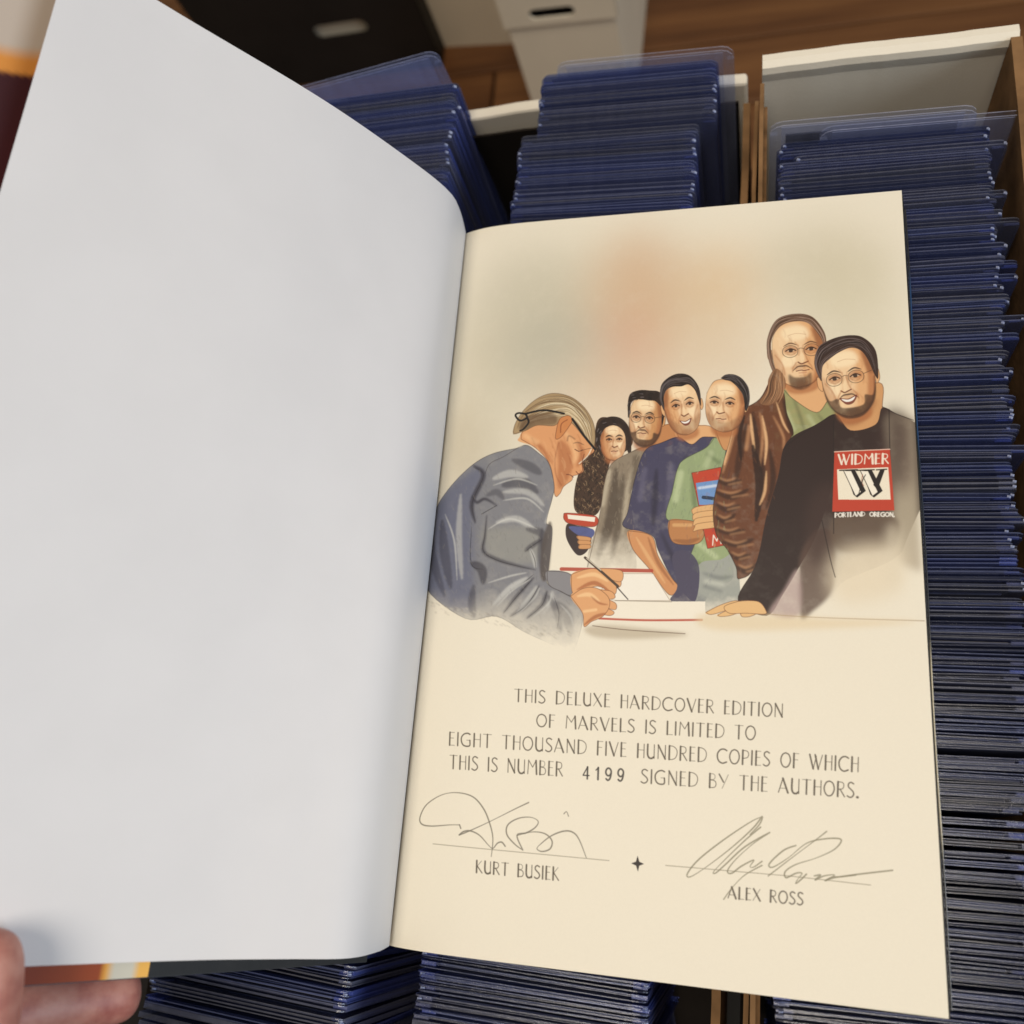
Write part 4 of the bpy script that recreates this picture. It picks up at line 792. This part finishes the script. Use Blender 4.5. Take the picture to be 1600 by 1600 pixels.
def sheet(name, prof0, prof1, y0, y1, mat, th, ny=30, uvf=None, sag=0):
    """leaf whose cross-section runs from prof0 (bottom) to prof1 (top)"""
    def dens(p, n=48):
        q = smooth_pts(np.array(p, float), False, 10); d = np.concatenate([[0], np.cumsum(np.hypot(*np.diff(q, axis=0).T))]); t = np.linspace(0, d[-1], n)
        return np.stack([np.interp(t, d, q[:, 0]), np.interp(t, d, q[:, 1])], 1)
    a, b = dens(prof0), dens(prof1); nx = len(a); V, UV, F = [], [], []
    for j in range(ny + 1):
        t = j / ny; s = t
        for i in range(nx):
            x, z = a[i] * (1 - s) + b[i] * s
            z += sag * math.sin(math.pi * t) * (i / nx) ** 2
            if sag: u_ = i / nx; q_ = .00045 * u_ * (math.sin(t * 9 + u_ * 4) + .6 * math.sin(t * 17 - u_ * 7)); x += q_ * .85; z += q_ * .5
            V.append((x, y0 + (y1 - y0) * t, z)); UV.append(uvf(x, y0 + (y1 - y0) * t) if uvf else (i / (nx - 1), t))
    for j in range(ny):
        for i in range(nx - 1): k = j * nx + i; F.append((k, k + 1, k + nx + 1, k + nx))
    o = mesh(name, V, F, mat, BK_, smooth=True, uv=UV)
    m = o.modifiers.new('thick', 'SOLIDIFY'); m.thickness = th; m.offset = -1; m = o.modifiers.new('sharp_rim', 'EDGE_SPLIT'); m.split_angle = .8
    return o
rp_ = [(-.0035, -.0075), (.0, -.0040), (.006, -.0018), (.014, -.0003), (.03, .0004), (.08, .0002), (PW, 0)]
sheet('printed_page', rp_, rp_, 0, PH, pr.m, .00012, uvf=lambda x, y: (x / PW, y / PH))
sheet('blank_leaf', [(0, -.003), (.0012, .010), (-.0016, .026), (-.0150, .0385), (-.0333, .056), (-.060, .089), (-.0888, .1297)],
      [(.001, -.003), (.0032, .012), (.0025, .024), (-.0057, .043), (-.0243, .077), (-.052, .118), (-.0679, .1425)], 0, PH, M_FLY, .00012, sag=-.001)
# text block and boards under the page
def block(name, x0, x1, y0, y1, z0, z1, mat, slant=0): return mesh(name, [(x0, y0, z0), (x1 + slant, y0, z0), (x1 + slant, y1, z0), (x0, y1, z0), (x0, y0, z1), (x1, y0, z1), (x1, y1, z1), (x0, y1, z1)], [(3, 2, 1, 0), (4, 5, 6, 7), (0, 1, 5, 4), (1, 2, 6, 5), (2, 3, 7, 6), (3, 0, 4, 7)], mat, BK_)
edge = N('page_edges'); edge.set(rough=.7); edge.ln(edge.ramp(edge.noise(1, 2, (1, 1, 6000)), [(.4, (.35, .32, .26)), (.6, (.6, .56, .46))]), edge.b.inputs['Base Color'])
block('page_block', -.002, PW - .0005, .0006, PH - .0006, -.0155, -.0078, edge.m)
for k in range(5):
    z = -.0012 - .0013 * k; pf = [(.0, -.0072 - .0001 * k), (.02, z - .001), (.08, z), (PW + .0005 + .00025 * k, z)]
    sheet('glossy_black_leaf', pf, pf, -.0002 - .0002 * k, PH - .0012 - .0006 * k, M_BLACK, .0003, ny=2)
bc = bevel(block('back_cover', -.006, PW - .0005, -.002, PH + .001, -.0190, -.0160, M_BOARD), .0006)
jw = N('jacket_glint_rim'); jw.set(rough=.2, spec=.6)  # blue and cream stretches are reflections painted into the rim's colour
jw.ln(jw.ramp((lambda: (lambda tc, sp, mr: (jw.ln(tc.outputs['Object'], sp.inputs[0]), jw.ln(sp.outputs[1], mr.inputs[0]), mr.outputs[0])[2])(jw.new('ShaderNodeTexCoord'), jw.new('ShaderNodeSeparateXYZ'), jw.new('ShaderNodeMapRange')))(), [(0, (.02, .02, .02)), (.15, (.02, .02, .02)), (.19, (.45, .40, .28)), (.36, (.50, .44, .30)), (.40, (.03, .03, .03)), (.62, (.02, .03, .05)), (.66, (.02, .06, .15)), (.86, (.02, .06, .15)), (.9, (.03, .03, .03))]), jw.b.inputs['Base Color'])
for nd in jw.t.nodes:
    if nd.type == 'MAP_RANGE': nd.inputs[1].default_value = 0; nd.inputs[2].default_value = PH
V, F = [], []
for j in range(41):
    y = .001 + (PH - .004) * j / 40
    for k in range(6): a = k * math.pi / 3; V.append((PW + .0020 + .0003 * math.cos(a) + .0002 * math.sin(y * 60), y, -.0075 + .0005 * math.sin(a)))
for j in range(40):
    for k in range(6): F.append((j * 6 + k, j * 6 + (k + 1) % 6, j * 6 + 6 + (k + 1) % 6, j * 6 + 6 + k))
mesh('jacket_glint_rim', V, F, jw.m, BK_, smooth=True)
block('spine', -.0125, -.0062, -.002, PH + .001, -.0190, -.0062, M_BOARD)
# front cover, held up at the left, with the printed jacket flap on its inside
hg = (-.0085, -.0065); TH0, TH1 = R_(57.5), R_(63.5); CR = .172; CY0, CY1 = -.0062, .2685
art = bpy.data.images.new('jacket_print', 256, 256, alpha=False)
aa = np.zeros((256, 256, 3)); X, Y = np.meshgrid(np.linspace(0, 1, 256), np.linspace(0, 1, 256))   # X along r, Y up
bgc = np.array([.20, .035, .02])
aa[:] = bgc
f_ = np.clip((Y[..., None] - .1) * 2.2, 0, 1); aa = aa * (1 - f_) + np.array([.060, .013, .016]) * f_; aa *= (1 + .25 * np.sin(X * 30 + Y * 9))[..., None]
def mixc(m, c):
    global aa; m = np.clip(m, 0, 1)[..., None]; aa = aa * (1 - m) + np.array(c) * m
mixc(np.clip((.64 - X) / .12, 0, 1) * np.clip(1 - Y * 3, 0, 1), (.36, .07, .02)); mixc((.498 - X) / .01, (.85, .40, .06)); mixc((.488 - X) / .012, (.66, .62, .50)); mixc((.447 - X) / .012, (.88, .48, .10))
e = ((X - 1.05) / .30) ** 2 + ((Y - 1.05) / .22) ** 2
mixc((1.0 - e) / .05, (.66, .26, .05)); mixc((.84 - e) / .12, (.50, .42, .34)); mixc((.40 - e) / .3, (.62, .32, .08))
bf = np.ones((256, 256, 4), np.float32); q = np.clip(aa, 0, 1); bf[..., :3] = np.where(q < .0031308, q * 12.92, 1.055 * q ** (1 / 2.4) - .055); art.pixels.foreach_set(bf.ravel()); art.update(); art.pack()
am = N('printed_jacket'); am.set(rough=.6, spec=.25); ti = am.new('ShaderNodeTexImage', image=art, extension='EXTEND'); uvn = am.new('ShaderNodeUVMap', uv_map='uv'); am.ln(uvn.outputs[0], ti.inputs[0]); am.ln(ti.outputs[0], am.b.inputs['Base Color'])
def cover_sheet(name, r0, r1, lift, th, mat, uv=True, dy=0.0):
    V, UV, F = [], [], []; nx, ny = 16, 16
    for j in range(ny + 1):
        t = j / ny; a = TH0 + (TH1 - TH0) * t; y = CY0 + dy + (CY1 - CY0 - 2 * dy) * t
        for i in range(nx + 1):
            r = r0 + (r1 - r0) * i / nx
            V.append((hg[0] - r * math.cos(a) + lift * math.sin(a), y, hg[1] + r * math.sin(a) + lift * math.cos(a))); UV.append((r / CR, t))
    for j in range(ny):
        for i in range(nx): k = j * (nx + 1) + i; F.append((k, k + 1, k + nx + 2, k + nx + 1))
    o = mesh(name, V, F, mat, BK_, smooth=True, uv=UV); m = o.modifiers.new('thick', 'SOLIDIFY'); m.thickness = th; m.offset = 0; m = o.modifiers.new('sharp_rim', 'EDGE_SPLIT'); m.split_angle = .8; return o
cover_sheet('front_cover', 0, CR, -.0014, .0024, M_BOARD)
cover_sheet('black_endpaper', 0, .072, .0002, .0003, M_BLACK, dy=.0002)
cover_sheet('printed_jacket_flap', .0722, CR - .0003, .0006, .0004, am.m, dy=.0004)
# ---------------------------------------------------------------- hand holding the cover and the leaf
sk = N('skin'); sk.set(rough=.45, spec=.35); sk.b.inputs['Subsurface Weight'].default_value = .12; sk.b.inputs['Subsurface Radius'].default_value = (.004, .0015, .0008); sk.b.inputs['Subsurface Scale'].default_value = 1
sk.ln(sk.ramp(sk.noise(140, 6), [(.3, (.34, .11, .09)), (.5, (.47, .20, .155)), (.7, (.56, .28, .22))]), sk.b.inputs['Base Color']); sk.bump(sk.noise(900, 4), .35, .0002)
hd = tag(empty('person_hand', (-.1, -.06, .07)), 'bare hand gripping the lower left corner of the book, thumb on the white leaf', 'hand')
PTS = [((-.112, -.165, .040), .021, None), ((-.110, -.120, .060), .020, 0), ((-.104, -.085, .078), .022, 1),
       ((-.088, -.066, .090), .014, 2), ((-.0640, -.0400, .0985), .0112, 3), ((-.0572, -.0200, .1003), .0092, 4), ((-.0578, -.0030, .1012), .0090, 5), ((-.0597, .0112, .1023), .0082, 6),
       ((-.112, -.050, .088), .013, 2), ((-.098, -.026, .097), .0092, 8), ((-.0774, -.0155, .0838), .0085, 9), ((-.0650, -.0127, .0655), .0086, 10), ((-.0520, -.0108, .0480), .0080, 11),
       ((-.126, -.050, .082), .012, 2), ((-.122, -.018, .092), .0092, 13), ((-.108, .004, .086), .0086, 14), ((-.099, .012, .070), .0080, 15), ((-.094, .014, .060), .0066, 16),
       ((-.134, -.062, .074), .0115, 2), ((-.136, -.030, .084), .0088, 18), ((-.124, -.006, .080), .0082, 19), ((-.114, .004, .064), .0076, 20), ((-.109, .006, .055), .0062, 21),
       ((-.138, -.080, .066), .0105, 2), ((-.143, -.054, .072), .0078, 23), ((-.136, -.032, .068), .0072, 24), ((-.127, -.024, .054), .0064, 25), ((-.122, -.022, .047), .0054, 26)]
me = bpy.data.meshes.new('hand_skin'); base = Vector((-.1, -.06, .07))
me.from_pydata([tuple(Vector(p) - base) for p, r, q in PTS], [(q, i) for i, (p, r, q) in enumerate(PTS) if q is not None], []); me.materials.append(sk.m)
ho = link(bpy.data.objects.new('hand', me)); ho.parent = hd
md = ho.modifiers.new('skin', 'SKIN'); md.use_smooth_shade = True
for i, (p, r, q) in enumerate(PTS): me.skin_vertices[0].data[i].radius = (r, r)
me.skin_vertices[0].data[2].use_root = True
sb = ho.modifiers.new('sub', 'SUBSURF'); sb.levels = 2; sb.render_levels = 3
